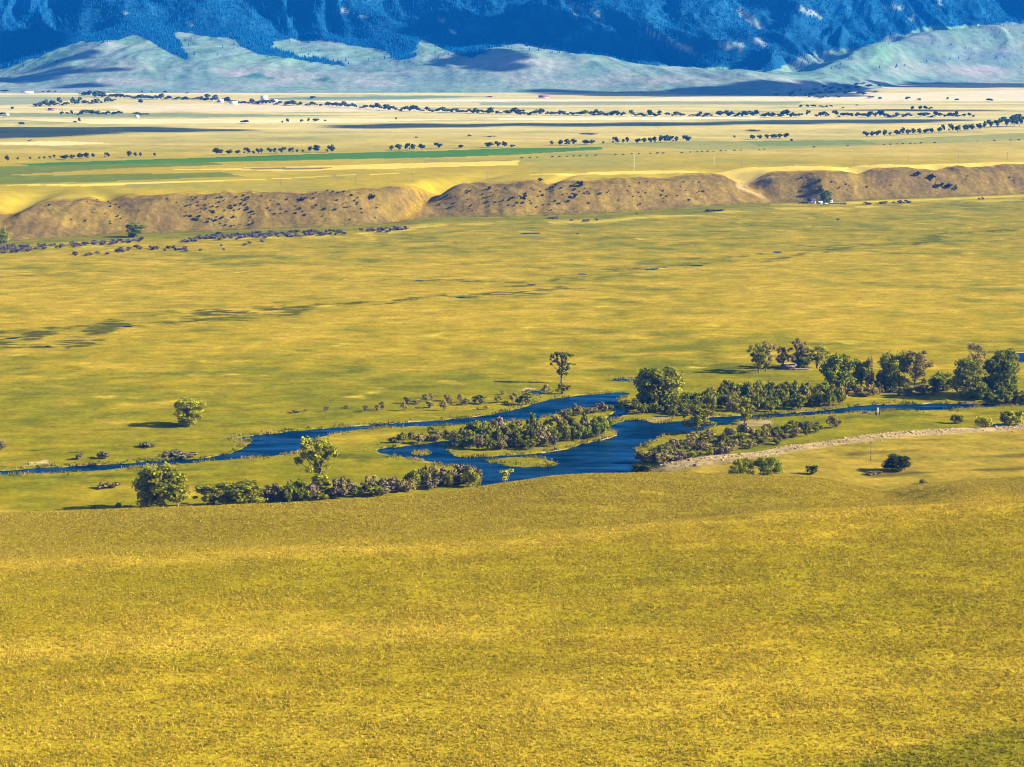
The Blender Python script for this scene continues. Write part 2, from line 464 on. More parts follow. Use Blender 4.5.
def bluff_color(X, Y):
    t = X / Y
    Dt, _ = toe.at(t)
    s = Y - Dt
    f = fbm(X / 16, Y / 14, 4, 81)
    c = mixc(np.broadcast_to(np.array((.148, .103, .030)), X.shape + (3,)), np.array((.180, .130, .026)), .5 + fbm(X / 60, Y / 40, 3, 82) * 1.4)
    c = mixc(c, np.array((.13, .10, .022)), (fbm(X / 26, Y / 20, 3, 85) - .1) * 1.6)
    gl = 0
    for (gx, gd, wd, depth) in GULLY:
        gl = np.maximum(gl, np.exp(-((t - gx - (s - 50) * gd) / (wd * .5)) ** 2) * (1.0 if depth > 15 else .35))
    c = mixc(c, C_GOLD * .72, gl * .85)
    c = mixc(c, C_GOLD * .85, sstep(74, 88, s + f * 16))
    c = mixc(c, C_GREEN, (1 - sstep(0, 14, s + f * 8)) * .8)
    rill = noise(X / 7 + noise(X / 30, s / 30, 87) * 1.5, s / 55, 86)
    c = c * (1 + rill * .22 + noise(X / 3.5, Y / 3.5, 88) * .22)[..., None]
    # road up the second gully
    P = ROAD
    d = dist_line(P, X, Y, False)
    c = mixc(c, np.array((.33, .24, .13)), sstep(5, 2, d))
    return c * np.array((.95, .87, .60)) * (1 + f * .42)[..., None]

ROADPX = [(768, 201), (760, 195), (748, 191), (738, 186.5), (748, 182), (762, 178.5), (772, 177)]
FIELDS = [  # fields on the bench: (pixel polygon, colour, edge m)
    ([(-40, 180), (0, 176), (120, 174), (220, 172), (250, 176), (120, 181), (0, 185), (-40, 186)], (.100, .130, .004)),
    ([(-300, 169), (0, 166.5), (130, 163.8), (210, 161.6), (225, 164), (120, 168), (0, 176), (-300, 178)], (.100, .130, .004)),
    ([(20, 163.5), (130, 159.6), (256, 155.2), (320, 153.2), (400, 150.8), (512, 147.9), (600, 146.3), (606, 148.6), (512, 154), (400, 157.2), (320, 159), (256, 160.6), (130, 163.6), (30, 166)], (.030, .125, .003)),
    ([(170, 169), (300, 166), (420, 162), (520, 160), (520, 164), (420, 167), (280, 171)], (.60, .41, .06)),
    ([(-20, 186), (100, 183.5), (260, 179), (420, 172), (300, 178), (100, 186)], (.62, .43, .065)),
    ([(520, 174), (740, 166), (900, 163), (1060, 158), (1060, 162), (800, 169), (640, 173)], (.58, .41, .06)),
    ([(600, 143), (740, 140), (870, 139), (1050, 131), (1050, 138), (850, 145), (700, 149)], (.22, .21, .04)),
    ([(-50, 143), (60, 141), (110, 143), (60, 146)], (.62, .47, .17)),
    ([(0, 118), (130, 119), (330, 118), (470, 119), (330, 123), (100, 124)], (.64, .49, .20)),
    ([(110, 104), (250, 103), (420, 108), (520, 112), (300, 111), (120, 110)], (.55, .44, .23)),
    ([(0, 112), (200, 113), (380, 115), (200, 117), (0, 116)], (.17, .20, .07)),
    ([(700, 95), (860, 93), (1050, 88), (1050, 100), (860, 101), (600, 100)], (.57, .48, .26)),
    ([(480, 101.5), (640, 101), (800, 101), (800, 103), (640, 104), (480, 104)], (.21, .23, .10)),
    ([(300, 100.5), (430, 99), (520, 98.5), (700, 99), (520, 100.4), (330, 101.5)], (.70, .54, .38)),
    ([(270, 97), (430, 95), (500, 96), (400, 98.5), (270, 99)], (.12, .19, .09)),
    ([(-50, 98), (20, 96), (90, 97), (40, 103), (-50, 106)], (.22, .25, .12)),
    ([(740, 140), (860, 139), (880, 143), (760, 145)], (.14, .17, .03)),
    ([(500, 118), (760, 116.6), (760, 118.6), (500, 120)], (.68, .54, .30)),
    ([(240, 168), (330, 167), (320, 169), (250, 169.6)], (.12, .10, .03)),
    ([(560, 178.5), (590, 177.6), (572, 179.4), (556, 179.4)], (.09, .10, .03)),
]

def bench_pt(px, py):
    t, s = ray(px, py)
    D = (H - 23.5) / (.005 - s)
    return np.stack([t * D, D], -1)

def bench_color(X, Y):
    t = X / Y
    a = fbm(X / 500, Y / 260, 4, 91)
    b = fbm(X / 110, Y / 120, 4, 92)
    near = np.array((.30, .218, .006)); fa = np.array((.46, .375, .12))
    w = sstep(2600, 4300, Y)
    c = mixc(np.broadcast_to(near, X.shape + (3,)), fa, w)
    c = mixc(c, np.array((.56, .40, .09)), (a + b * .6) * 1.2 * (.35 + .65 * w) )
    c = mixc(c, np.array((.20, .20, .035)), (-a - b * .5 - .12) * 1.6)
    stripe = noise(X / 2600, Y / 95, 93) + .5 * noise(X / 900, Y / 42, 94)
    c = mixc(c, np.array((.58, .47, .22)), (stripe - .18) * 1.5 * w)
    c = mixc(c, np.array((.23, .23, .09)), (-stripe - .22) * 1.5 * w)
    for P, col in FIELDS:
        Q = bench_pt(*np.array(P, float).T)
        ins = inside(Q, X + b * 12, Y + b * 22)
        c = mixc(c, col, ins * (.92 - .1 * np.abs(b)))
    d = dist_line(ROAD, X, Y, False)
    c = mixc(c, np.array((.33, .24, .13)), sstep(5, 2, d))
    return c * (1 + b * .15)[..., None]

FOREST_PX = np.array([(-600, 95), (-200, 84), (0, 70), (40, 58), (65, 47), (80, 40.5), (100, 42), (115, 40), (137, 36), (150, 41), (165, 50),
    (185, 60), (189, 60), (183, 48), (175, 35), (178, 32), (200, 35), (235, 39), (240, 46), (256, 53), (300, 60), (345, 66.5), (342, 61.5),
    (300, 56), (272, 49), (272, 39), (320, 40), (355, 46), (388, 51), (391, 58), (405, 60), (413, 57), (418, 48), (422, 40), (430, 43),
    (445, 50), (460, 55), (470, 57), (490, 50), (512, 44), (545, 47), (590, 57), (650, 65), (700, 68), (725, 67), (770, 72), (800, 56), (815, 52), (850, 49),
    (865, 47), (890, 36), (930, 27), (1024, 22), (1600, 20), (1600, -400), (-600, -400)], float)
CLEAR = [[(330, 11), (346, 8), (356, 13), (370, 16), (366, 18), (345, 14)], [(436, 19), (445, 19), (446, 23), (440, 23)], [(448, 28), (453, 29), (457, 34), (450, 33)],
         [(119, 9), (128, 11), (126, 14), (121, 13)], [(185, 21), (193, 24), (193, 27), (187, 24)], [(883, 6), (905, 5), (908, 9), (886, 11)], [(903, 17), (914, 15), (915, 21), (905, 22)],
         [(565, -2), (572, 3), (578, 20), (572, 14)], [(576, 5), (600, 13), (598, 16), (576, 9)], [(644, 27), (660, 36), (690, 48), (705, 57), (700, 58), (670, 45), (648, 33)],
         [(735, 8), (752, 16), (768, 32), (760, 30), (742, 18)], [(748, 36), (768, 40), (770, 47), (750, 44)], [(935, -3), (944, -4), (943, 5), (937, 5)], [(718, 42), (745, 44), (742, 48), (720, 47)],
         [(786, 0), (815, 12), (825, 20), (800, 12)]]
RUFF = [[(700, 40), (800, 33), (860, 45), (862, 50), (800, 60), (770, 72), (740, 66)]]

def forest_w(X, Y, Z):
    px, py = project(X, Y, Z)
    n = noise(X / 45, Y / 60, 101) * 1.8 + noise(X / 160, Y / 200, 102) * 1.6
    f = inside(FOREST_PX, px + n * 1.5, py + n)
    f &= Y > 6300
    for P in CLEAR:
        f &= ~(inside(np.array(P, float), px + n * 1.6, py + n * 1.2) & (noise(X / 60, Y / 90, 103) > -.12))
    # grassy hills that hide the ground behind them stay bare up to their crests
    Dc = np.interp(X / Y, far_curves[0].t, np.where((far_curves[0].t > -.01) & (far_curves[0].t < .155), far_curves[0].D, far_curves[0].D * 0))
    f &= Y > Dc + 20
    return f

def far_color(X, Y, Z, forest):
    a = fbm(X / 260, Y / 300, 4, 111)
    b = fbm(X / 70, Y / 90, 4, 112)
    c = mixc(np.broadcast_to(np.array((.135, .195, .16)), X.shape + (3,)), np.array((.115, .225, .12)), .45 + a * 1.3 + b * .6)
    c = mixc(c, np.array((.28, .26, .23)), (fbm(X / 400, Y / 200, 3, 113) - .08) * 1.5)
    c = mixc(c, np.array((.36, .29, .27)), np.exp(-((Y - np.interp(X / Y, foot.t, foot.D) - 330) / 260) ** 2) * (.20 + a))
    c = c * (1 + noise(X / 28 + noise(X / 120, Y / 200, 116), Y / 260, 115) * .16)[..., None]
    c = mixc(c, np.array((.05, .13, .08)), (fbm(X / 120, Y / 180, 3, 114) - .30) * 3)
    fc = mixc(np.broadcast_to(np.array((.010, .060, .105)), X.shape + (3,)), np.array((.02, .11, .16)), (a + b - .1) * 1.2)  # forest floor carries the same painted haze blue as the needles
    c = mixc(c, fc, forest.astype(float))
    px, py = project(X, Y, Z)
    for P in CLEAR:
        c = mixc(c, np.array((.26, .27, .25)), inside(np.array(P, float), px + b * 5, py + b * 4) * np.clip(.35 + a * 1.5 + b * 1.2, 0, 1))
    return c

_r = np.array([hit(px, py)[:2] for px, py in ROADPX])
ROAD = smooth_poly(_r, 0)

# ------------------------------------------------------------------ materials
def mat(name):
    m = bpy.data.materials.new(name)
    m.use_nodes = True
    nt = m.node_tree
    b = nt.nodes['Principled BSDF']
    b.inputs['Roughness'].default_value = .9
    b.inputs['Specular IOR Level'].default_value = 0.0
    return m, nt, b

def N(nt, kind, **kw):
    n = nt.nodes.new(kind)
    for k, v in kw.items():
        setattr(n, k, v)
    return n

def ramp_noise(nt, scale, lo, hi, detail=4, stretch=None, rough=.6):
    geo = N(nt, 'ShaderNodeNewGeometry')
    vec = geo.outputs['Position']
    if stretch:
        mp = N(nt, 'ShaderNodeMapping'); mp.inputs['Scale'].default_value = stretch
        nt.links.new(vec, mp.inputs['Vector']); vec = mp.outputs['Vector']
    no = N(nt, 'ShaderNodeTexNoise')
    no.inputs['Scale'].default_value = scale; no.inputs['Detail'].default_value = detail; no.inputs['Roughness'].default_value = rough
    nt.links.new(vec, no.inputs['Vector'])
    mr = N(nt, 'ShaderNodeMapRange')
    mr.inputs['From Min'].default_value = .3; mr.inputs['From Max'].default_value = .7
    mr.inputs['To Min'].default_value = lo; mr.inputs['To Max'].default_value = hi
    nt.links.new(no.outputs['Fac'], mr.inputs['Value'])
    return mr.outputs['Result'], no.outputs['Fac']

def vmul(nt, col, fac):
    v = N(nt, 'ShaderNodeVectorMath', operation='SCALE')
    nt.links.new(col, v.inputs[0]); nt.links.new(fac, v.inputs['Scale'])
    return v.outputs['Vector']

def ground_mat(name, layers, bump=None):
    m, nt, b = mat(name)
    at = N(nt, 'ShaderNodeAttribute', attribute_name='base')
    col = at.outputs['Color']
    for (scale, lo, hi, stretch) in layers:
        f, _ = ramp_noise(nt, scale, lo, hi, stretch=stretch)
        col = vmul(nt, col, f)
    nt.links.new(col, b.inputs['Base Color'])
    if bump:
        _, f = ramp_noise(nt, bump[0], 0, 1)
        bp = N(nt, 'ShaderNodeBump'); bp.inputs['Strength'].default_value = bump[1]; bp.inputs['Distance'].default_value = bump[2]
        nt.links.new(f, bp.inputs['Height']); nt.links.new(bp.outputs['Normal'], b.inputs['Normal'])
    return m

M = {}
M['hill'] = ground_mat('dry_bunchgrass', [(1.1, .62, 1.12, None), (.16, .86, 1.12, (1, 1, 1))], (1.3, .8, .35))
M['plain'] = ground_mat('meadow_grass', [(.35, .76, 1.20, None), (.085, .76, 1.22, (.7, 1, 1))], (.5, .5, .5))
M['bluff'] = ground_mat('bluff_soil', [(.22, .72, 1.22, None), (.05, .85, 1.15, None)], (.15, .6, 2.0))
M['bench'] = ground_mat('field_grass', [(.06, .84, 1.14, None)])
M['far'] = ground_mat('hill_grass', [(.03, .80, 1.2, None)], (.02, .5, 14))

def leaf_mat(name, c, c2, trans=.25):
    m, nt, b = mat(name)
    at = N(nt, 'ShaderNodeAttribute', attribute_name='tint')
    mx = N(nt, 'ShaderNodeMix', data_type='RGBA')
    mx.inputs['A'].default_value = (*c, 1); mx.inputs['B'].default_value = (*c2, 1)
    nt.links.new(at.outputs['Fac'], mx.inputs['Factor'])
    oi = N(nt, 'ShaderNodeObjectInfo')
    mr = N(nt, 'ShaderNodeMapRange'); mr.inputs['To Min'].default_value = .92; mr.inputs['To Max'].default_value = 1.42
    nt.links.new(oi.outputs['Random'], mr.inputs['Value'])
    col = vmul(nt, mx.outputs['Result'], mr.outputs['Result'])
    nt.links.new(col, b.inputs['Base Color'])
    if trans:
        tr = N(nt, 'ShaderNodeBsdfTranslucent'); nt.links.new(col, tr.inputs['Color'])
        ms = N(nt, 'ShaderNodeMixShader'); ms.inputs[0].default_value = trans
        out = nt.nodes['Material Output']
        nt.links.new(b.outputs[0], ms.inputs[1]); nt.links.new(tr.outputs[0], ms.inputs[2]); nt.links.new(ms.outputs[0], out.inputs['Surface'])
    return m

def plain_mat(name, c, c2=None, scale=1.5, rough=.85):
    m, nt, b = mat(name)
    c2 = c2 or tuple(v * .7 for v in c)
    f, _ = ramp_noise(nt, scale, 0, 1)
    mx = N(nt, 'ShaderNodeMix', data_type='RGBA')
    mx.inputs['A'].default_value = (*c, 1); mx.inputs['B'].default_value = (*c2, 1)
    nt.links.new(f, mx.inputs['Factor']); nt.links.new(mx.outputs['Result'], b.inputs['Base Color'])
    b.inputs['Roughness'].default_value = rough
    return m

M['cotton'] = leaf_mat('cottonwood_leaf', (.075, .086, .004), (.360, .330, .014))
M['dense'] = leaf_mat('dark_leaf', (.055, .070, .004), (.250, .255, .012))
M['greyleaf'] = leaf_mat('grey_leaf', (.140, .108, .028), (.380, .290, .075))
M['willow'] = leaf_mat('willow_leaf', (.055, .062, .004), (.260, .235, .014))
M['lime'] = leaf_mat('lime_leaf', (.170, .165, .006), (.420, .370, .018))
M['purple'] = leaf_mat('bare_twig', (.085, .066, .034), (.235, .180, .090), .1)
M['juniper'] = leaf_mat('juniper_leaf', (.024, .030, .006), (.075, .080, .014), .1)
M['brush'] = leaf_mat('brush_twig', (.075, .056, .060), (.160, .120, .115), .1)
M['farleaf'] = leaf_mat('far_leaf', (.035, .052, .018), (.105, .125, .035), .1)
M['conifer'] = leaf_mat('hazed_conifer_needle', (.004, .048, .110), (.008, .092, .190), 0)  # distance-haze blue is put into the needle colour
M['tuft'] = None
M['bark'] = plain_mat('bark', (.20, .155, .11), (.11, .085, .06), 2)
M['deadwood'] = plain_mat('dead_wood', (.42, .34, .24), (.28, .22, .15), 2)
M['pole'] = plain_mat('pole_wood', (.16, .12, .08), (.10, .07, .05), 2)
M['palepole'] = plain_mat('pale_pole', (.75, .72, .66), (.62, .6, .55), 2)
M['white'] = plain_mat('white_paint', (.80, .79, .76), (.70, .69, .66), .5)
M['palewall'] = plain_mat('pale_wall', (.55, .48, .45), (.45, .39, .36), .5)
M['roof'] = plain_mat('dark_roof', (.07, .075, .10), (.05, .05, .07), .5)
M['redroof'] = plain_mat('red_roof', (.36, .12, .09), (.28, .09, .07), .5)
M['tinroof'] = plain_mat('tin_roof', (.72, .72, .72), (.6, .6, .6), .4, .5)
M['glass'] = plain_mat('window_glass', (.03, .04, .05), (.02, .03, .04), .5, .15)
M['logs'] = plain_mat('grey_logs', (.16, .13, .09), (.09, .07, .05), 1.2)
M['rust'] = plain_mat('red_iron', (.22, .055, .035), (.13, .03, .02), 2)
M['tyre'] = plain_mat('tyre_rubber', (.03, .03, .03), (.02, .02, .02), 2)
M['cloud'] = plain_mat('cloud_white', (.9, .9, .9), (.85, .85, .85), .01, 1)

def tuft_mat():
    m, nt, b = mat('bunchgrass_blade')
    at = N(nt, 'ShaderNodeAttribute', attribute_name='base')
    nt.links.new(at.outputs['Color'], b.inputs['Base Color'])
    tr = N(nt, 'ShaderNodeBsdfTranslucent'); nt.links.new(at.outputs['Color'], tr.inputs['Color'])
    ms = N(nt, 'ShaderNodeMixShader'); ms.inputs[0].default_value = .3
    nt.links.new(b.outputs[0], ms.inputs[1]); nt.links.new(tr.outputs[0], ms.inputs[2])
    nt.links.new(ms.outputs[0], nt.nodes['Material Output'].inputs['Surface'])
    return m
M['tuft'] = tuft_mat()

def water_mat():
    m, nt, b = mat('river_water')
    f, _ = ramp_noise(nt, .045, 0, 1, stretch=(.45, 1, 1))
    mx = N(nt, 'ShaderNodeMix', data_type='RGBA')
    mx.inputs['A'].default_value = (.0002, .004, .010, 1); mx.inputs['B'].default_value = (.0004, .022, .060, 1)
    nt.links.new(f, mx.inputs['Factor']); nt.links.new(mx.outputs['Result'], b.inputs['Base Color'])
    b.inputs['Roughness'].default_value = 1.0
    _, h1 = ramp_noise(nt, .8, 0, 1, 3, (.6, 1, 1))
    _, h2 = ramp_noise(nt, .06, 0, 1, 3, (.35, 1, 1))
    ad = N(nt, 'ShaderNodeMath', operation='MULTIPLY'); nt.links.new(h1, ad.inputs[0]); nt.links.new(h2, ad.inputs[1])
    bp = N(nt, 'ShaderNodeBump'); bp.inputs['Strength'].default_value = 1.0; bp.inputs['Distance'].default_value = 1.1
    nt.links.new(ad.outputs[0], bp.inputs['Height'])
    gl = N(nt, 'ShaderNodeBsdfGlossy'); gl.inputs['Color'].default_value = (.30, .75, 1, 1); gl.inputs['Roughness'].default_value = .16
    nt.links.new(bp.outputs['Normal'], gl.inputs['Normal'])
    rf, _ = ramp_noise(nt, .10, -.08, .52, 4, (.22, 1, 1), .7)
    ms = N(nt, 'ShaderNodeMixShader'); nt.links.new(rf, ms.inputs[0])
    nt.links.new(b.outputs[0], ms.inputs[1]); nt.links.new(gl.outputs[0], ms.inputs[2])
    nt.links.new(ms.outputs[0], nt.nodes['Material Output'].inputs['Surface'])
    return m
M['water'] = water_mat()

# ------------------------------------------------------------------ mesh helpers
def np_mesh(name, V, quads=None, tris=None, mats=(), attr=None, attr_dom='POINT', smooth=False, tint=None, midx=None):
    me = bpy.data.meshes.new(name)
    V = np.asarray(V, np.float32)
    q = np.zeros((0, 4), np.int32) if quads is None else np.asarray(quads, np.int32)
    tr = np.zeros((0, 3), np.int32) if tris is None else np.asarray(tris, np.int32)
    loops = np.concatenate([q.ravel(), tr.ravel()])
    tot = np.concatenate([np.full(len(q), 4, np.int32), np.full(len(tr), 3, np.int32)])
    start = np.concatenate([[0], np.cumsum(tot)[:-1]]).astype(np.int32)
    me.vertices.add(len(V)); me.vertices.foreach_set('co', V.ravel())
    me.loops.add(len(loops)); me.loops.foreach_set('vertex_index', loops)
    me.polygons.add(len(tot)); me.polygons.foreach_set('loop_start', start); me.polygons.foreach_set('loop_total', tot)
    if midx is not None:
        me.polygons.foreach_set('material_index', np.asarray(midx, np.int32))
    if smooth:
        me.polygons.foreach_set('use_smooth', np.ones(len(tot), bool))
    if attr is not None:
        a = me.attributes.new('base', 'FLOAT_COLOR', attr_dom)
        a.data.foreach_set('color', np.concatenate([attr, np.ones((len(attr), 1))], 1).astype(np.float32).ravel())
    if tint is not None:
        a = me.attributes.new('tint', 'FLOAT', 'FACE')
        a.data.foreach_set('value', np.asarray(tint, np.float32))
    for m in mats:
        me.materials.append(m)
    me.update(calc_edges=True)
    return me

def link(name, data, parent=None, loc=None, kind=None, label=None, cat=None, group=None):
    o = bpy.data.objects.new(name, data)
    COL.objects.link(o)
    if parent is not None: o.parent = parent
    if loc is not None: o.location = loc
    if kind: o['kind'] = kind
    tag(o, label, cat, group)
    return o

def tag(o, label=None, cat=None, group=None):
    if label: o['label'] = label
    if cat: o['category'] = cat
    if group: o['group'] = group

# ------------------------------------------------------------------ terrain sheets
tcols = np.concatenate([-np.geomspace(1.5, .305, 26), np.linspace(-.30, .30, 760), np.geomspace(.305, 1.5, 26)])
Dcrest = crest.at(tcols)[0] + 112
Dtoe = toe.at(tcols)[0]
Dfoot = foot.at(tcols)[0]
Dend = tail.at(tcols)[0]
one = np.ones_like(tcols)

def sheet(name, D0, D1, n, colorf, matl, geom=False, carve=False, label=None, cat=None):
    u = np.linspace(0, 1, n)[:, None]
    D = D0[None] * (D1 / D0)[None] ** u if geom else D0[None] * (1 - u) + D1[None] * u
    T = np.broadcast_to(tcols[None], D.shape)
    X, Y = (T * D), D
    Z = hz(X, Y)
    if colorf is far_color:
        fo = forest_w(X, Y, Z)
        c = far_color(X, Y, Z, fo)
    else:
        c = colorf(X, Y)
    if carve:
        m = (Y > 690) & (Y < 1350)
        d = np.full(X.shape, 99.0); d[m] = river_sdf(X[m], Y[m])
        w = sstep(14, 1, d)
        Z = Z * (1 - w) + np.minimum(Z, .12) * w
        Z = Z * (1 - sstep(1.5, -1.2, d)) + (-1.3) * sstep(1.5, -1.2, d)
    nr, nc = X.shape
    i = np.arange(nr * nc).reshape(nr, nc)
    q = np.stack([i[:-1, :-1], i[:-1, 1:], i[1:, 1:], i[1:, :-1]], -1).reshape(-1, 4)
    me = np_mesh(name, np.stack([X, Y, Z], -1).reshape(-1, 3), q, None, [matl], c.reshape(-1, 3), smooth=True)
    return link(name, me, kind='structure', label=label, cat=cat)

sheet('hillside', one * 20, Dcrest, 300, hill_color, M['hill'], label='dry golden grass hillside rolling across the near ground', cat='hillside')
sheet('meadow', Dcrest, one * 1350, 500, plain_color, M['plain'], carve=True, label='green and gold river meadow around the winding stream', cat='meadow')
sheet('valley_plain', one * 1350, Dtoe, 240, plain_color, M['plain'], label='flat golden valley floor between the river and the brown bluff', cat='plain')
sheet('bluff_terrain', Dtoe, Dtoe + 95, 48, bluff_color, M['bluff'], label='brown eroded bluff face along the far side of the valley', cat='bluff')
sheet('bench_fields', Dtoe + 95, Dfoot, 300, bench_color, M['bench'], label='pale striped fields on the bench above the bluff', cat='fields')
sheet('mountains', Dfoot, Dend, 260, far_color, M['far'], geom=True, label='grassy foothills rising to blue forested mountains', cat='mountains')
wv = [(-700, 700, -.32), (700, 700, -.32), (700, 1360, -.32), (-700, 1360, -.32)]
link('river', np_mesh('river', wv, [(0, 1, 2, 3)], mats=[M['water']]), kind='structure', label='deep blue braided river winding round grassy islands', cat='river')

# small meadow ponds
PONDS = [[(514, 233.6), (524, 232.4), (545, 232.4), (544, 234), (526, 234.6)], [(640, 269.4), (650, 268.4), (662, 268), (660, 270), (646, 270.6)], [(686, 265), (694, 264.2), (707, 264.6), (704, 266.2), (690, 266)],
         [(572, 274.2), (580, 273), (590, 274), (586, 275.2)], [(522, 285), (532, 284), (540, 285), (532, 286.4)], [(0, 338.5), (12, 337), (24, 337.6), (12, 340)], [(42, 346.6), (48, 345.6), (53, 346.4), (48, 347.8)],
         [(62, 348.4), (68, 347.2), (73, 348), (68, 349)], [(118, 327), (126, 325.6), (136, 326.2), (130, 327.6)], [(452, 298), (462, 296.4), (470, 297), (460, 298.6)], [(768, 252), (776, 251), (786, 252), (778, 253.6)], [(412, 280.6), (418, 279.6), (426, 280.4), (420, 281.2)]]
for p in PONDS:
    P = px_poly(p, 0, 2)
    P = P.mean(0) + (P - P.mean(0)) * .74
    z = float(hz(P[:, 0], P[:, 1]).max()) + .05
    o = link('pond', np_mesh('pond', np.c_[P, np.full(len(P), z)], None, [(0, i, i + 1) for i in range(1, len(P) - 1)], [M['water']]), kind='structure', label='small blue pond in the wet meadow hollows', cat='pond', group='ponds in the meadow')

# ------------------------------------------------------------------ foreground bunchgrass
def make_grass():
    n = 480000
    Dd = np.sqrt(RNG.uniform(330 ** 2, 730 ** 2, n))
    t = RNG.uniform(-.30, .30, n)
    lim = crest.at(t)[0] + 8
    X, Y = t * Dd, Dd
    den = .62 + fbm(X / 24, Y / 10, 3, 121) * 1.0 + noise(X / 3.2, Y / 2.2, 122) * .45 + fbm(X / 14, Y / 3.5, 2, 124) * .55
    keep = (Dd < lim) & (RNG.uniform(0, 1, n) < np.clip(den, .30, 1))
    X, Y = X[keep], Y[keep]
    n = len(X)
    Z = hz(X, Y)
    c = hill_color(X, Y)
    c = mixc(c, np.array((.55, .41, .09)), RNG.uniform(-.35, .5, n))
    c = c * RNG.uniform(.80, 1.42, n)[:, None]
    k = 4
    h = RNG.uniform(.22, .52, n) * (1 + .35 * fbm(X / 30, Y / 20, 2, 123))
    V = np.empty((n, k, 3, 3)); 
    for j in range(k):
        a = RNG.uniform(0, 2 * np.pi, n); w = RNG.uniform(.10, .20, n)
        lx, ly = RNG.normal(0, .2, n), RNG.normal(0, .2, n)
        ox, oy = RNG.normal(0, .12, n), RNG.normal(0, .12, n)
        V[:, j, 0] = np.stack([X + ox - np.cos(a) * w, Y + oy - np.sin(a) * w, Z - .05], -1)
        V[:, j, 1] = np.stack([X + ox + np.cos(a) * w, Y + oy + np.sin(a) * w, Z - .05], -1)
        V[:, j, 2] = np.stack([X + ox + lx, Y + oy + ly, Z + h * RNG.uniform(.7, 1.1, n)], -1)
    tr = np.arange(n * k * 3).reshape(-1, 3)
    C = np.repeat(c, k * 3, 0)
    me = np_mesh('bunchgrass', V.reshape(-1, 3), None, tr, [M['tuft']], C)
    link('bunchgrass', me, kind='stuff', label='dry bunchgrass tufts covering the near hillside', cat='grass')
make_grass()

def make_stones():
    V0 = np.array([(1, 0, 0), (-1, 0, 0), (0, 1, 0), (0, -1, 0), (0, 0, 1), (0, 0, -1)], float)
    T0 = np.array([(0, 2, 4), (2, 1, 4), (1, 3, 4), (3, 0, 4), (2, 0, 5), (1, 2, 5), (3, 1, 5), (0, 3, 5)])
    n = 2400
    t = RNG.uniform(.075, .30, n)
    Db, _ = bank.at(t)
    wid = np.interp(t, [.07, .09, .13, .26], [16, 13, 11, 8])
    Y = Db - wid * .4 + RNG.normal(0, .45, n) * wid
    X = t * Y
    keep = noise(X / 9, Y / 9, 141) > -.25
    X, Y = X[keep], Y[keep]; n = len(X)
    Z = hz(X, Y)
    s = RNG.lognormal(-1.35, .5, n)
    V = V0[None] * RNG.uniform(.7, 1.3, (n, 6, 1)) * (s[:, None] * np.stack([RNG.uniform(.8, 1.5, n), RNG.uniform(.8, 1.3, n), RNG.uniform(.5, .9, n)], -1))[:, None]
    V = V + np.stack([X, Y, Z + s * .1], -1)[:, None]
    T = (T0[None] + (np.arange(n) * 6)[:, None, None]).reshape(-1, 3)
    c = C_SAND[None] * RNG.uniform(.6, 1.35, n)[:, None]
    me = np_mesh('bank_stones', V.reshape(-1, 3), None, T, [M['tuft']], np.repeat(c, 6, 0))
    link('bank_stones', me, kind='stuff', label='pale stones strewn along the terrace bank', cat='stones')
make_stones()

def make_sedge():
    n = 420000
    Y = RNG.uniform(800, 1210, n); t = RNG.uniform(-.29, .30, n); X = t * Y
    d = river_sdf(X, Y)
    w = np.exp(-np.clip(d - .3, 0, None) / 2.6) * (.35 + fbm(X / 12, Y / 14, 3, 151) * 1.6)
    k = (d > .1) & (d < 9) & (RNG.uniform(0, 1, n) < w)
    X, Y, d = X[k], Y[k], d[k]; n = len(X)
    Z = np.minimum(hz(X, Y), .12) - .1
    h = RNG.uniform(.5, 1.5, n)
    mixv = fbm(X / 16, Y / 20, 3, 152)
    c = mixc(np.broadcast_to(np.array((.115, .115, .006)), (n, 3)), np.array((.34, .25, .05)), .4 + mixv * 1.6 + RNG.uniform(-.3, .3, n))
    V = np.empty((n, 3, 3, 3))
    for j in range(3):
        a = RNG.uniform(0, 6.28, n); r = RNG.uniform(.15, .4, n)
        ox, oy = RNG.normal(0, .3, n), RNG.normal(0, .3, n)
        V[:, j, 0] = np.stack([X + ox - np.cos(a) * r, Y + oy - np.sin(a) * r, Z], -1)
        V[:, j, 1] = np.stack([X + ox + np.cos(a) * r, Y + oy + np.sin(a) * r, Z], -1)
        V[:, j, 2] = np.stack([X + ox * 1.6 + RNG.normal(0, .2, n), Y + oy * 1.6, Z + h], -1)
    me = np_mesh('bank_sedge', V.reshape(-1, 3), None, np.arange(n * 9).reshape(-1, 3), [M['tuft']], np.repeat(c, 9, 0))
    link('bank_sedge', me, kind='stuff', label='tall sedge and reeds fringing the river banks', cat='sedge')
make_sedge()

# ------------------------------------------------------------------ plants
def rand_dirs(n, rng):
    v = rng.normal(0, 1, (n, 3))
    return v / np.linalg.norm(v, axis=1)[:, None]

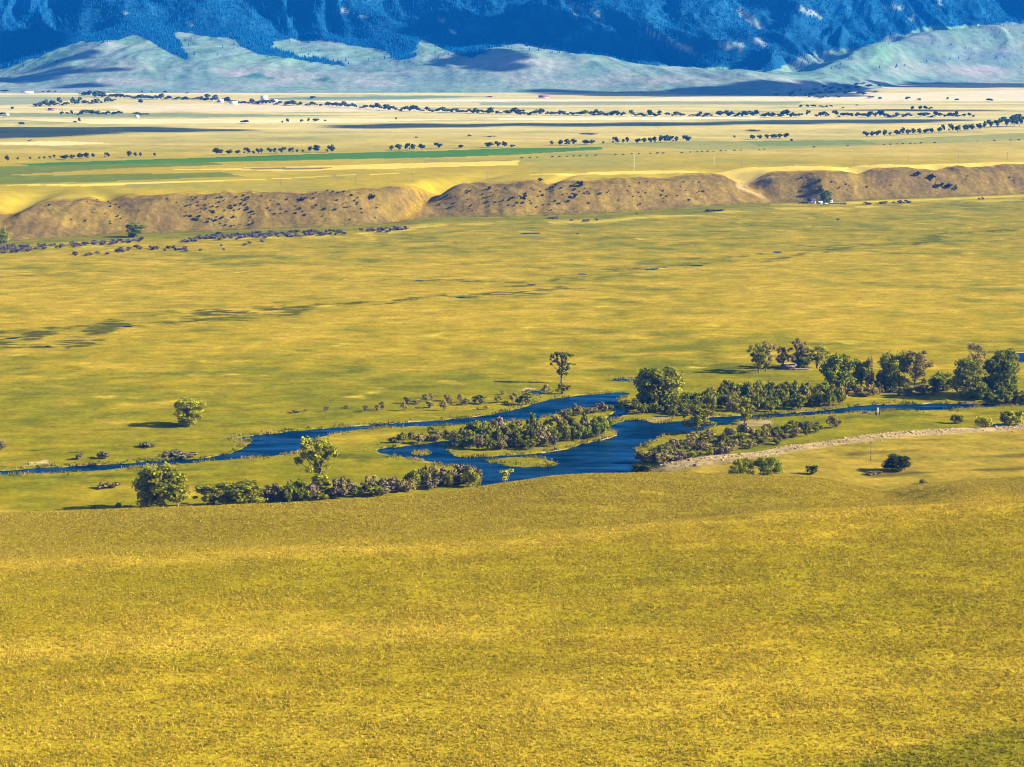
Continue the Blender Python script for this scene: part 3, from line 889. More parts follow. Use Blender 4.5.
def leaf_cloud(lobes, n, size, rng, shell=2.2, updown=.15):
    """leaf quads spread through ellipsoid lobes"""
    L = np.array([l[:6] for l in lobes], float)
    wt = (L[:, 3] * L[:, 4] * L[:, 5]) ** (2 / 3)
    k = rng.choice(len(L), n, p=wt / wt.sum())
    d = rand_dirs(n, rng)
    r = rng.uniform(0, 1, n) ** (1 / shell)
    r = np.where(rng.uniform(0, 1, n) < .16, r * rng.uniform(1.0, 1.5, n), r)
    P = L[k, :3] + d * L[k, 3:] * r[:, None]
    nd = d + rand_dirs(n, rng) * .8
    nd /= np.linalg.norm(nd, axis=1)[:, None]
    a = np.cross(nd, rand_dirs(n, rng)); a /= np.linalg.norm(a, axis=1)[:, None] + 1e-9
    b = np.cross(nd, a)
    s = size * rng.uniform(.55, 1.35, n)[:, None]
    a, b = a * s, b * s * rng.uniform(.6, 1, n)[:, None]
    V = np.stack([P - a - b * .6, P + a - b, P + a * .7 + b, P - a * .8 + b * .9], 1)
    V[..., 2] = np.maximum(V[..., 2], .02)
    lt = rng.uniform(0, 1, len(L))
    tint = np.clip(.5 * lt[k] + .5 * rng.uniform(0, 1, n), 0, 1)
    return V.reshape(-1, 3), np.arange(4 * n).reshape(-1, 4), tint

def tube(pts, radii, seg=6):
    pts = np.asarray(pts, float); n = len(pts)
    V = []
    for i in range(n):
        d = pts[min(i + 1, n - 1)] - pts[max(i - 1, 0)]
        d = d / (np.linalg.norm(d) + 1e-9)
        u = np.cross(d, (0, 1, .1)); u /= np.linalg.norm(u) + 1e-9
        v = np.cross(d, u)
        for k in range(seg):
            a = 2 * math.pi * k / seg
            V.append(pts[i] + (u * math.cos(a) + v * math.sin(a)) * radii[i])
    Q = [(i * seg + k, i * seg + (k + 1) % seg, (i + 1) * seg + (k + 1) % seg, (i + 1) * seg + k) for i in range(n - 1) for k in range(seg)]
    T = []
    V.append(pts[-1]); e = len(V) - 1
    T = [((n - 1) * seg + k, (n - 1) * seg + (k + 1) % seg, e) for k in range(seg)]
    return np.array(V), Q, T

def join(parts):
    V, Q, T = [], [], []
    o = 0
    for v, q, t in parts:
        V.append(v); Q += [tuple(a + o for a in f) for f in q]; T += [tuple(a + o for a in f) for f in t]
        o += len(v)
    return np.concatenate(V), Q or None, T or None

def trunk_mesh(h, r, forks, lobes, rng, name='trunk', mat_=None, lean=0.0):
    parts = []
    top = np.array((lean * h, 0, h * .72))
    mid = np.array((lean * h * .4 + rng.normal(0, .02 * h), rng.normal(0, .02 * h), h * .38))
    parts.append(tube([(0, 0, -.4), (0, 0, h * .02), mid, (mid + top) / 2 + rng.normal(0, .01 * h, 3), top], [r * 1.5, r * 1.1, r * .8, r * .5, r * .18]))
    pick = rng.choice(len(lobes), min(forks, len(lobes)), replace=False)
    for i in pick:
        c = np.array(lobes[i][:3])
        z0 = min(c[2] * .6, h * .5)
        base = np.array((mid[0] * z0 / (h * .38), mid[1] * z0 / (h * .38), z0)) if z0 < h * .38 else mid + (top - mid) * (z0 - mid[2]) / (top[2] - mid[2])
        bend = (base + c) / 2 + np.array((0, 0, -.03 * h)) + rng.normal(0, .015 * h, 3)
        parts.append(tube([base, bend, c + (c - base) * .2], [r * .5, r * .32, r * .08], 5))
    V, Q, T = join(parts)
    return np_mesh(name, V, Q, T, [mat_ or M['bark']], smooth=True)

def cottonwood(kind, seed):
    """unit-ish tree meshes: returns (trunk mesh, leaf arrays, height, width)"""
    rng = np.random.default_rng(seed)
    if kind == 'round':                                   # broad full crown almost to the ground
        h, w = 15.0, 15.0
        lobes = []
        for i in range(36):
            a, e = rng.uniform(0, 2 * math.pi), rng.uniform(-1, 1)
            q = rng.uniform(.35, .72)
            R_ = rng.uniform(1.5, 2.7)
            lobes.append((math.cos(a) * w * .5 * q * math.sqrt(1 - e * e * .8), math.sin(a) * w * .45 * q * math.sqrt(1 - e * e * .8), h * .50 + e * h * .38, R_, R_, R_ * .85))
        n, size, forks, r = 5200, .34, 10, .45
    elif kind == 'full':                                  # dense oval
        h, w = 15.0, 13.0
        lobes = []
        for i in range(34):
            a, e = rng.uniform(0, 2 * math.pi), rng.uniform(-1, 1)
            q = rng.uniform(.4, .74)
            R_ = rng.uniform(1.5, 2.4)
            wz = 1 - .3 * max(e, 0) ** 2
            lobes.append((math.cos(a) * w * .5 * q * wz, math.sin(a) * w * .45 * q * wz, h * .50 + e * h * .37, R_, R_, R_))
        n, size, forks, r = 6200, .34, 7, .4
    elif kind == 'open':                                  # tall, gaps, visible trunk
        h, w = 17.0, 11.0
        lobes = []
        for i in range(40):
            a, e = rng.uniform(0, 2 * math.pi), rng.uniform(0, 1) ** .85
            q = rng.uniform(.1, .95) * (.62 + .38 * math.sin(e * 2.6))
            R_ = rng.uniform(.6, 1.35)
            lobes.append((math.cos(a) * w * .5 * q, math.sin(a) * w * .4 * q, h * (.20 + .74 * e), R_, R_, R_ * rng.uniform(.8, 1.5)))
        n, size, forks, r = 4200, .28, 16, .36
    elif kind == 'sparse':                                # thin grey crown, much branchwork
        h, w = 17.0, 10.0
        lobes = []
        for i in range(36):
            a, e = rng.uniform(0, 2 * math.pi), rng.uniform(0, 1)
            q = rng.uniform(.1, .9) * (.6 + .4 * math.sin(e * math.pi))
            R_ = rng.uniform(.6, 1.25)
            lobes.append((math.cos(a) * w * .5 * q, math.sin(a) * w * .4 * q, h * (.16 + .78 * e), R_, R_, R_ * 1.6))
        n, size, forks, r = 3000, .24, 18, .34
    elif kind == 'umbrella':                              # flat top, bare waist, ragged middle
        h, w = 17.0, 12.5
        lobes = [(-4.2, 0, 14.6, 1.6, 1.4, .9), (-2.4, .6, 15.7, 1.9, 1.6, .9), (-.3, -.5, 16.2, 2.0, 1.8, .8), (1.9, .4, 16.0, 1.9, 1.6, .9), (3.8, 0, 15.2, 1.5, 1.3, .9),
                 (-5.2, 0, 13.3, .7, .7, .7), (0, 0, 13.8, 1.1, 1.1, 1.0), (-3.0, .3, 11.4, 1.5, .9, .6), (-4.6, 0, 10.4, .8, .7, .6), (.2, .2, 10.8, 1.0, 1.0, 1.2),
                 (3.2, 0, 10.6, 1.3, 1.0, .6), (5.2, .2, 9.9, 1.0, .8, .5), (2.6, -.5, 8.6, 1.4, 1.0, 1.0), (-.6, 0, 7.4, 1.0, 1.0, 1.2), (-2.2, 0, 6.4, .8, .8, .8), (2.4, 0, 6.8, 1.1, .9, .7), (.4, 0, 5.2, .9, .9, .8)]
        lobes = [(a + rng.normal(0, .35), b + rng.normal(0, .4), c + rng.normal(0, .3), d * rng.uniform(.6, 1.05), e * .9, f * rng.uniform(.7, 1.3)) for a, b, c, d, e, f in lobes]
        lobes += [(rng.normal(0, 1.6) + .5, rng.normal(0, 1), rng.uniform(4.5, 13.5), rng.uniform(.4, .8), .6, rng.uniform(.5, 1.1)) for _ in range(16)]
        lobes += [(rng.uniform(-4.5, 4), rng.normal(0, .8), 15.2 + rng.normal(0, .5), rng.uniform(.5, .9), .7, .6) for _ in range(8)]
        n, size, forks, r = 4200, .26, 24, .42
    tm = trunk_mesh(h, r, forks, lobes, rng)
    V, Q, ti = leaf_cloud(lobes, n, size, rng)
    return tm, (V, Q, ti), V[:, 2].max(), np.percentile(np.abs(V[:, 0]), 99) * 2

TREES = {}
def tree_kind(kind, seed, matn):
    key = (kind, seed, matn)
    if key not in TREES:
        kk = (kind, seed)
        if kk not in TREES:
            TREES[kk] = cottonwood(kind, seed)
        tm, (V, Q, ti), h, w = TREES[kk]
        TREES[key] = (tm, np_mesh('crown', V, Q, None, [M[matn]], tint=ti), h, w)
    return TREES[key]

def base_pt(px, py, z=None):
    if z is not None:
        x, y = plane(px, py, z)
        return float(x), float(y), float(hz(x, y))
    return hit(px, py)

def big_tree(px, py, top, wpx, kind, seed, matn, label, z=None, dead=False, name='cottonwood_tree', cat='tree', group=None):
    x, y, zz = base_pt(px, py, z)
    k = ppm(y, zz)
    hm, wm = (py - top) / k / .985, wpx / k
    tm, cm, h, w = tree_kind(kind, seed, matn)
    root = link(name, None, loc=(x, y, zz), label=label, cat=cat, group=group)
    root.rotation_euler = (0, 0, 0)
    root.empty_display_size = 2
    s = (wm / w, wm / w, hm / h)
    for nm, me in (('trunk', tm), ('crown', cm)):
        o = link(nm, me, root); o.scale = s
    if dead:
        parts = [tube([(hm * .30, 0, 0), (hm * .33, 0, hm * .2), (hm * .38, 0, hm * .42)], [.35, .25, .08], 5),
                 tube([(hm * .33, 0, hm * .2), (hm * .24, 0, hm * .33), (hm * .2, 0, hm * .46)], [.22, .14, .05], 5),
                 tube([(hm * .345, 0, hm * .27), (hm * .45, -.5, hm * .38)], [.18, .05], 5)]
        V, Q, T = join(parts)
        b = link('dead_branch', np_mesh('dead_branch', V, Q, T, [M['deadwood']], smooth=True), root)
        b['label'] = 'bleached bare branch'
    return root

GT = 'trees beside the river'
BT = [
 (190, 425.5, 397, 29, 'round', 1, 'cotton', 'lone round cottonwood on the open meadow north of the river, casting a long shadow', None, 0),
 (561.5, 383, 351.5, 25, 'umbrella', 2, 'cotton', 'tall ragged tree with a flat umbrella top standing alone above the north bank', None, 0),
 (659, 406, 365.5, 45, 'full', 3, 'cotton', 'largest dense dome-shaped green cottonwood at the head of the river fork', None, 0),
 (163, 511, 463, 52, 'round', 4, 'cotton', 'big cottonwood with a bleached dead branch behind the hill crest', 0, 1),
 (213, 508, 482, 36, 'open', 5, 'cotton', 'small open cottonwood with pale forked stems right of the dead-branched tree', 0, 0),
 (242, 508, 481, 42, 'full', 6, 'cotton', 'low broad bright green tree beside the grey willow thicket', 0, 0),
 (319, 492, 434.5, 42, 'open', 7, 'cotton', 'tall loose cottonwood rising in front of the river bend', 0, 0),
 (758.5, 373, 342, 22, 'open', 8, 'cotton', 'left trunk of the tall twin pair nearest the long double shadow', None, 0),
 (766, 371, 340.5, 20, 'sparse', 9, 'greyleaf', 'greyish right-hand tree of the tall twin pair on the meadow', None, 0),
 (783, 367, 346, 14, 'sparse', 10, 'greyleaf', 'slim leaning tree beside the small log cabin', None, 0),
 (798.5, 368, 339, 23, 'open', 11, 'greyleaf', 'tall tree with a dark tuft at its top behind the log cabin', None, 0),
 (803.5, 369, 356, 11, 'full', 12, 'dense', 'short dark leafy tree tucked beside the tall tufted one', None, 0),
 (817, 368, 344, 26, 'sparse', 13, 'cotton', 'airy spreading tree at the right end of the cabin grove', None, 0),
 (838, 391, 351.5, 33, 'full', 14, 'dense', 'very dark green cottonwood rising from the willow thicket', None, 0),
 (861, 389, 358, 24, 'full', 15, 'dense', 'dark green tree with a bare grey snag at its side', None, 0),
 (868.5, 390, 355.5, 11, 'sparse', 16, 'greyleaf', 'narrow dead-looking snag with a pale trunk', None, 0),
 (884, 389, 371, 17, 'full', 17, 'dense', 'small dark conical tree below the big green and brown pair', None, 0),
 (893, 389, 350, 27, 'full', 18, 'cotton', 'tall green half of the green and brown pair', None, 0),
 (915, 390, 349.5, 32, 'sparse', 19, 'greyleaf', 'tall brown thin-leaved half of the green and brown pair', None, 0),
 (943, 390, 372, 26, 'full', 20, 'dense', 'low rounded dark tree between the two tall groves by the side channel', None, 0),
 (968, 398, 356.5, 34, 'round', 21, 'cotton', 'bright green broad cottonwood in front of the grey-topped tree', None, 0),
 (977, 385, 342, 26, 'sparse', 22, 'greyleaf', 'grey half-dead treetop showing above the bright green cottonwood', None, 0),
 (999, 396, 348, 34, 'full', 23, 'dense', 'dark green cottonwood right of the bright green one', None, 0),
 (1011, 395, 353, 18, 'sparse', 24, 'greyleaf', 'thin grey tree at the right edge of the eastern grove', None, 0),
 (697, 434, 402, 34, 'sparse', 25, 'cotton', 'gnarled open tree leaning over the blue channel', None, 0),
 (744.5, 424, 398, 24, 'open', 26, 'lime', 'pale yellow-green tree with a bare trunk on the channel bank', None, 0),
 (741, 481, 458, 25, 'round', 27, 'cotton', 'left of two round trees poking up behind the grassy crest', 5, 0),
 (767, 481, 457, 28, 'round', 28, 'dense', 'right of two round trees poking up behind the grassy crest', 5, 0),
 (897, 470.5, 454, 27, 'full', 29, 'juniper', 'round dark juniper alone on the terrace below the near crest', None, 0),
 (135, 237, 222.5, 17, 'round', 1, 'dense', 'dark twin-domed tree at the foot of the bluff', None, 0),
 (0, 246, 228, 17, 'full', 3, 'dense', 'dark tree at the far left end of the purple brush', None, 0),
 (826, 203, 190, 12, 'full', 6, 'dense', 'leafy dark tree standing behind the farmhouse', None, 0),
 (820.5, 191, 184.4, 4.5, 'full', 14, 'dense', 'upper of two dark trees growing on the bluff above the farmhouse', None, 0),
 (819.8, 182, 178.6, 4, 'round', 4, 'dense', 'topmost small dark tree on the bluff straight above the farmhouse', None, 0),
]
for b in BT:
    big_tree(*b[:8], z=b[8], dead=bool(b[9]), name='juniper_tree' if b[6] == 'juniper' else 'cottonwood_tree')

# --- shrubs: single meshes sharing data
def shrub_mesh(name, seed, matn, h=4.0, w=5.0, n=700, size=.24, lobes_n=12, stems=5, flat=.9):
    rng = np.random.default_rng(seed)
    lobes = []
    for i in range(lobes_n):
        a = rng.uniform(0, 2 * math.pi); q = rng.uniform(0, .78)
        R_ = rng.uniform(.16, .30) * w * .62
        zc = h * (.25 + .52 * rng.uniform(0, 1) ** .8 * (1 - .35 * q * q)) * flat
        lobes.append((math.cos(a) * q * w * .5, math.sin(a) * q * w * .5, zc, R_, R_, R_ * rng.uniform(.8, 1.25)))
    V, Q, ti = leaf_cloud(lobes, n, size, rng, 2.0)
    parts = [(V, [tuple(f) for f in Q], [])]
    st = []
    for i in range(stems):
        c = lobes[i % len(lobes)]
        st.append(tube([(c[0] * .2, c[1] * .2, -.3), (c[0] * .6, c[1] * .6, c[2] * .5), c[:3]], [.09, .06, .02], 4))
    if st:
        parts.append(join(st)); parts[-1] = (parts[-1][0], parts[-1][1] or [], parts[-1][2] or [])
    nv = len(Q)
    V2, Q2, T2 = join(parts)
    nq = len(Q2); nt_ = len(T2 or [])
    mi = np.r_[np.zeros(nv), np.ones(nq - nv), np.ones(nt_)]
    tt = np.r_[ti, np.full(nq - nv + nt_, .3)]
    me = np_mesh(name, V2, Q2, T2, [M[matn], M['bark']], tint=tt, midx=mi)
    return me, float(V[:, 2].max()), float(np.percentile(np.abs(V[:, 0]), 99) * 2)

SH = {}
def shrub_lib(key):
    if key in SH: return SH[key]
    mn, kind, seed = key
    if kind == 'bush':   SH[key] = shrub_mesh('shrub', seed, mn, 4.5, 5.0, 900, .22, 13, 6)
    elif kind == 'stalk': SH[key] = shrub_mesh('shrub', seed, mn, 5.0, 4.0, 600, .20, 9, 8, 1.05)
    elif kind == 'dot':  SH[key] = shrub_mesh('shrub', seed, mn, 2.6, 3.2, 260, .26, 7, 3)
    elif kind == 'low':  SH[key] = shrub_mesh('shrub', seed, mn, 2.4, 6.0, 500, .26, 12, 4, .8)
    elif kind == 'tree': SH[key] = shrub_mesh('tree', seed, mn, 11.0, 9.0, 420, .75, 13, 4, 1.0)
    elif kind == 'speck': SH[key] = shrub_mesh('tree', seed, mn, 11.0, 9.0, 130, 1.25, 8, 2, 1.0)
    return SH[key]

def put(name, key, px, py, hpx, wpx, label, cat, group=None, z=None):
    x, y, zz = base_pt(px, py, z)
    me, h, w = shrub_lib(key)
    k = ppm(y, zz)
    o = link(name, me, loc=(x, y, zz - .05), label=label, cat=cat, group=group)
    s = wpx / k / w
    o.scale = (s, s, hpx / k / h)
    o.rotation_euler = (0, 0, random.uniform(0, 6.28))
    return o

# row of rounded shrubs along the north bank
ROW = [(295, 413, 4, 7), (305.6, 411.5, 3, 4), (326, 412, 6, 5), (346.6, 408, 3, 5), (365, 410.5, 5.5, 5), (377, 411, 7, 4), (382, 410, 9, 6), (365.6, 412, 7, 6), (404, 410.5, 9, 6.5),
       (407, 403.5, 8, 7), (417, 404, 5, 11), (426, 402, 9, 7), (431, 400, 7, 7), (429.5, 408, 8, 7), (447.5, 401, 8, 8), (450.5, 405.5, 7, 5.5), (444, 410.5, 10, 8), (460.6, 403, 10, 8), (466, 405, 8, 8), (475, 403.5, 8, 8),
       (481, 403.5, 9.5, 10), (497.5, 403, 8, 8), (502.5, 394.5, 5, 4), (513, 402.5, 11, 10), (506, 405, 5, 5), (526, 405, 14, 13), (486, 409.5, 4, 7), (546, 394, 10, 9), (562.5, 394, 11, 14), (478, 410, 3, 4)]
ROW.sort()
ordn = ['first', 'second', 'third', 'fourth', 'fifth', 'sixth', 'seventh', 'eighth', 'ninth', 'tenth', 'eleventh', 'twelfth', 'thirteenth', 'fourteenth', 'fifteenth',
        'sixteenth', 'seventeenth', 'eighteenth', 'nineteenth', 'twentieth', 'twenty-first', 'twenty-second', 'twenty-third', 'twenty-fourth', 'twenty-fifth',
        'twenty-sixth', 'twenty-seventh', 'twenty-eighth', 'twenty-ninth', 'thirtieth']
for i, (px, py, h, w) in enumerate(ROW):
    g = px > 470 and i % 2
    special = {0: 'low dark shrub at the western start of the north bank row', len(ROW) - 1: 'rounded green bush at the foot of the umbrella-topped tree',
               len(ROW) - 2: 'dark bush beside the little inlet west of the umbrella-topped tree'}
    put('streamside_shrub', (('willow' if g else 'greyleaf') if px > 400 else 'purple', 'stalk', 40 + i % 3), px, py, h, w,
        special.get(i, '%s shrub from the west in the loose row along the north bank' % ordn[i]), 'shrub', 'loose row of shrubs on the north bank')
# lone shrubs in the western meadow and on the terrace
LONE = [(0, 450, 10, 13, 'purple', 'bush', 'round brown shrub at the west edge of the meadow'), (79, 459.5, 6, 9, 'purple', 'bush', 'smaller of two brown shrubs near the river sandbar'),
        (104, 458.5, 7, 13, 'purple', 'bush', 'larger of two brown shrubs near the river sandbar'), (146, 447, 6, 16, 'purple', 'low', 'low spreading brown shrub on the meadow beyond the left river reach'),
        (177, 456, 6, 34, 'purple', 'low', 'wide flat purplish shrub patch close to the river bank'), (106, 488, 7, 21, 'greyleaf', 'low', 'low mixed shrub on pale ground south of the river'),
        (67, 514.5, 5, 8, 'willow', 'bush', 'small green bush peeking over the crest, second from the west'), (27, 516.5, 3, 6, 'willow', 'bush', 'smallest green bush peeking over the crest at its western end'),
        (72, 514.5, 6, 9, 'willow', 'bush', 'green bush peeking over the crest, third from the west'), (97, 512.5, 7, 12, 'willow', 'bush', 'rounded green bush on the crest west of the joined pair'),
        (118, 511.5, 9, 10, 'willow', 'bush', 'taller left half of the joined green bushes behind the crest'), (127, 511.5, 7, 8, 'willow', 'bush', 'right half of the joined green bushes behind the crest'), (137, 511, 4, 9, 'greyleaf', 'low', 'faint olive bush at the foot of the dead-branched cottonwood'),
        (813, 474, 9, 12, 'juniper', 'bush', 'small dark bush on the terrace west of the round juniper'), (872, 474.5, 4, 17, 'purple', 'low', 'flat brown brush beside the round juniper on the terrace'),
        (958, 423.5, 9, 12, 'willow', 'bush', 'round olive bush on the flat north of the stony bank'), (985, 427, 10, 17, 'lime', 'bush', 'yellow-green bush beside the tiny pool behind the stony bank'),
        (1005, 425, 14, 15, 'willow', 'bush', 'dark leafy bush east of the tiny pool behind the stony bank'), (1018, 424, 14, 15, 'cotton', 'bush', 'tall leafy bush at the east end of the stony bank'),
        (505, 482.5, 14, 15, 'lime', 'stalk', 'bright yellow-green willow standing alone at the water edge'), (923, 484, 6, 9, 'greyleaf', 'low', 'pale dry bush in the saddle of the near crest'),
        (639, 476, 11, 18, 'juniper', 'bush', 'dark round bush on the near bank at the river mouth of the channel')]
for px, py, h, w, mn, kd, lab in LONE:
    zz = 0 if (py > 505 and px < 140) or px in (505, 639) else None
    put('lone_shrub', (mn, kd, 50), px, py, h, w, lab, 'bush', None, zz)

# thickets: each shrub its own object
def scatter(poly, n, mind):
    P = np.array(poly, float)
    lo, hi = P.min(0), P.max(0)
    out = []
    tries = 0
    while len(out) < n and tries < 6000:
        tries += 1
        q = np.array((random.uniform(lo[0], hi[0]), random.uniform(lo[1], hi[1])))
        if not inside(P, q[:1], q[1:])[0]: continue
        if any(abs(q[0] - o[0]) / mind[0] + abs(q[1] - o[1]) / mind[1] < 1 for o in out): continue
        out.append(q)
    return out

THICK = [
 ('island', [(458, 447), (466, 438), (500, 433), (540, 433), (575, 430), (600, 428), (610, 434), (596, 439), (560, 446), (520, 451), (480, 451)], 62, (8, 3), (13, 20), (13, 19),
  [('willow', 6), ('dense', 2), ('greyleaf', 1), ('purple', 1.2)], 'island willow thicket', {'willow': 'green willow packed in the dense thicket on the river island', 'dense': 'dark green willow in the dense thicket on the river island',
   'greyleaf': 'olive-grey shrub in the dense thicket on the river island', 'purple': 'bare purplish shrub in the dense thicket on the river island'}, 0),
 ('islandwest', [(393, 443), (420, 439), (465, 435), (466, 439), (430, 443), (398, 445)], 13, (7, 3), (8, 12), (9, 13),
  [('willow', 5), ('greyleaf', 2)], 'western island shrubs', {'willow': 'green shrub in the strip at the west end of the river island', 'greyleaf': 'grey shrub in the strip at the west end of the river island'}, 0),
 ('islandeast', [(556, 417), (575, 413), (600, 409), (612, 410), (600, 413), (575, 418), (560, 422), (552, 424)], 14, (8, 3), (5, 11), (9, 13),
  [('willow', 4), ('greyleaf', 3), ('purple', 2)], 'north-east island shrubs', {'willow': 'green shrub near the north-east tip of the island', 'greyleaf': 'dry olive shrub near the north-east tip of the island', 'purple': 'brown shrub near the north-east tip of the island'}, 0),
 ('forkbank', [(628, 410), (640, 404), (660, 408), (690, 410), (690, 417), (670, 419), (650, 414), (636, 417)], 13, (9, 3.5), (8, 14), (10, 16),
  [('willow', 5), ('purple', 2)], 'shrubs under the dome tree', {'willow': 'green shrub under the large dome-shaped cottonwood', 'purple': 'brown shrub under the large dome-shaped cottonwood'}, 0),
 ('east', [(668, 408), (690, 398), (725, 395), (780, 393), (832, 394), (852, 400), (838, 407), (800, 411), (740, 412), (700, 413), (676, 416)], 78, (8, 3), (12, 18), (12, 18),
  [('willow', 6), ('dense', 2.5), ('greyleaf', .8)], 'eastern willow thicket', {'willow': 'green willow in the broad thicket east of the dome tree', 'dense': 'dark willow in the broad thicket east of the dome tree', 'greyleaf': 'olive-grey willow in the broad thicket east of the dome tree'}, 0),
 ('southeast', [(650, 470), (642, 462), (664, 450), (695, 441), (740, 433), (800, 429), (836, 426), (838, 430), (800, 438), (765, 448), (720, 460), (684, 467)], 62, (9, 3.5), (8, 15), (12, 19),
  [('purple', 3), ('willow', 4), ('greyleaf', 2.5), ('dense', 1)], 'grey shrubs on the south-east bank', {'purple': 'bare purple-grey shrub between the channel and the stony bank', 'willow': 'green shrub between the channel and the stony bank', 'dense': 'dark green shrub between the channel and the stony bank', 'greyleaf': 'olive-grey shrub between the channel and the stony bank'}, 0),
 ('south', [(262, 504), (330, 500), (400, 493), (455, 487), (479, 485), (474, 479), (420, 484), (340, 492), (270, 497)], 44, (9, 3), (11, 20), (13, 22),
  [('purple', 4), ('greyleaf', 2), ('willow', 4), ('dense', 1.5)], 'thicket behind the near crest', {'purple': 'bare purple-grey willow in the thicket behind the near crest', 'greyleaf': 'olive-grey willow in the thicket behind the near crest', 'dense': 'dark green willow in the thicket behind the near crest', 'willow': 'green willow in the thicket behind the near crest'}, 0),
 ('gap', [(842, 393), (880, 391), (935, 393), (938, 396), (880, 396), (842, 399)], 15, (9, 3), (7, 11), (10, 15),
  [('greyleaf', 4), ('purple', 2), ('willow', 2)], 'shrubs below the eastern trees', {'greyleaf': 'dry olive shrub below the tall eastern trees', 'purple': 'brown shrub below the tall eastern trees', 'willow': 'green shrub below the tall eastern trees'}, None),
 ('eastrow', [(978, 398), (1000, 399), (1030, 400), (1030, 404), (1000, 404), (980, 402)], 10, (9, 3), (10, 16), (13, 17),
  [('dense', 3), ('willow', 2)], 'bush row at the eastern grove', {'dense': 'dark bush in the row under the eastern grove', 'willow': 'green bush in the row under the eastern grove'}, None),
]
for nm, poly, n, mind, hr, wr, mats, grp, labs, z in THICK:
    pts = scatter(poly, n, mind)
    mk = [m for m, w in mats]; mw = [w for m, w in mats]
    for i, q in enumerate(pts):
        m_ = random.choices(mk, mw)[0]
        name = {'willow': 'willow_shrub', 'dense': 'willow_shrub', 'greyleaf': 'olive_shrub', 'purple': 'bare_shrub'}[m_]
        put(name, (m_, 'bush', 60 + i % 4), q[0], q[1], random.uniform(*hr) * random.choice((.62, .8, .95, 1.05, 1.15)), random.uniform(*wr) * random.choice((.8, 1, 1.15)), labs[m_], 'shrub', grp, z)
put('willow_shrub', ('lime', 'bush', 60), 471, 486.5, 20, 21, 'bright yellow-green willow at the east end of the crest thicket', 'shrub', None, 0)
put('willow_shrub', ('lime', 'bush', 61), 703, 409, 14, 13, 'bright lime bush at the front of the eastern thicket', 'shrub', None, 0)

# purple brush at the bluff foot
BR = [[(-10, 252), (10, 247), (60, 245), (115, 241), (142, 239), (142, 242), (60, 249), (5, 254)], [(176, 241), (215, 235), (256, 233), (350, 231), (348, 235), (256, 239), (182, 243)],
      [(110, 250), (150, 246), (205, 249), (205, 252), (150, 251), (112, 253)], [(360, 231), (400, 228), (412, 229), (380, 233.5)], [(70, 255), (110, 252), (110, 255), (75, 257)]]
for P, n in zip(BR, (60, 80, 20, 16, 6)):
    for i, q in enumerate(scatter(P, n, (4, 1.4))):
        put('brush_clump', ('brush', 'dot', 70 + i % 3), q[0], q[1], random.uniform(2.0, 4.0), random.uniform(4, 8), 'purple-grey brush clump in the belt below the bluff', 'brush', 'purple brush belt below the bluff')
# single dark clumps on the valley floor beyond the meadow
for px, py, h, w in [(552, 218.6, 2, 11), (572, 220.8, 2, 4), (585, 221.4, 2.4, 8), (597, 220.6, 2.6, 3), (578, 234.2, 1.5, 3), (718, 211, 2.2, 20), (637, 213.8, 1.6, 3), (244, 245.5, 2.6, 5), (250, 243.6, 2.6, 5), (221, 246.2, 2, 4), (224, 250, 2, 3),
                     (262, 242, 2.5, 6), (868, 204.4, 2.4, 9), (882, 203.6, 2.6, 9), (900, 203.4, 3, 10), (908, 203, 3, 8), (838, 220, 1.6, 4), (979, 200, 2.6, 3), (983, 199.6, 2.6, 3), (893, 203.4, 2, 5)]:
    put('brush_clump', ('brush', 'dot', 70), px, py, h, w, 'single dark brush clump on the flat valley floor', 'brush', 'stray brush on the valley floor')

# junipers on the bluff
JP = [([(40, 205), (75, 199), (140, 199), (165, 210), (120, 225), (70, 222)], 22, (1.6, 3.2)), ([(165, 200), (180, 197), (215, 196), (252, 196), (256, 226), (215, 228), (180, 218)], 84, (1.8, 3.6)),
      ([(256, 196), (290, 194), (345, 190), (380, 194), (382, 218), (330, 222), (262, 216)], 52, (1.8, 3.4)), ([(430, 200), (470, 190), (515, 188), (515, 213), (450, 212)], 40, (1.6, 3.2)),
      ([(515, 186), (560, 184), (600, 182), (602, 210), (560, 213), (515, 213)], 46, (1.6, 3.2)), ([(602, 182), (690, 180), (740, 192), (745, 199), (680, 204), (604, 208)], 34, (1.4, 2.8)),
      ([(775, 190), (800, 178), (860, 178), (870, 192), (800, 197)], 12, (1.6, 3.0)), ([(880, 180), (1020, 170), (1020, 188), (890, 194)], 14, (1.4, 2.6))]
JL = ['dark juniper speck on the western end of the bluff', 'dark juniper in the densest patch on the western bluff', 'dark juniper on the bluff west of the grassy gully', 'dark juniper just east of the grassy gully',
      'dark juniper on the middle bluff face', 'sparse small juniper on the bluff west of the dirt road', 'juniper on the bluff spur above the farmhouse', 'sparse juniper on the eastern bluff']
for (P, n, (h0, h1)), lab in zip(JP, JL):
    for i, q in enumerate(scatter(P, n, (3.0, 1.8))):
        h = random.uniform(h0, h1) * random.choice((.5, .65, .8, .9))
        put('juniper_shrub', ('juniper', 'dot', 80 + i % 3), q[0], q[1], h, h * random.uniform(1.0, 1.6), lab, 'juniper', 'junipers on the bluff')
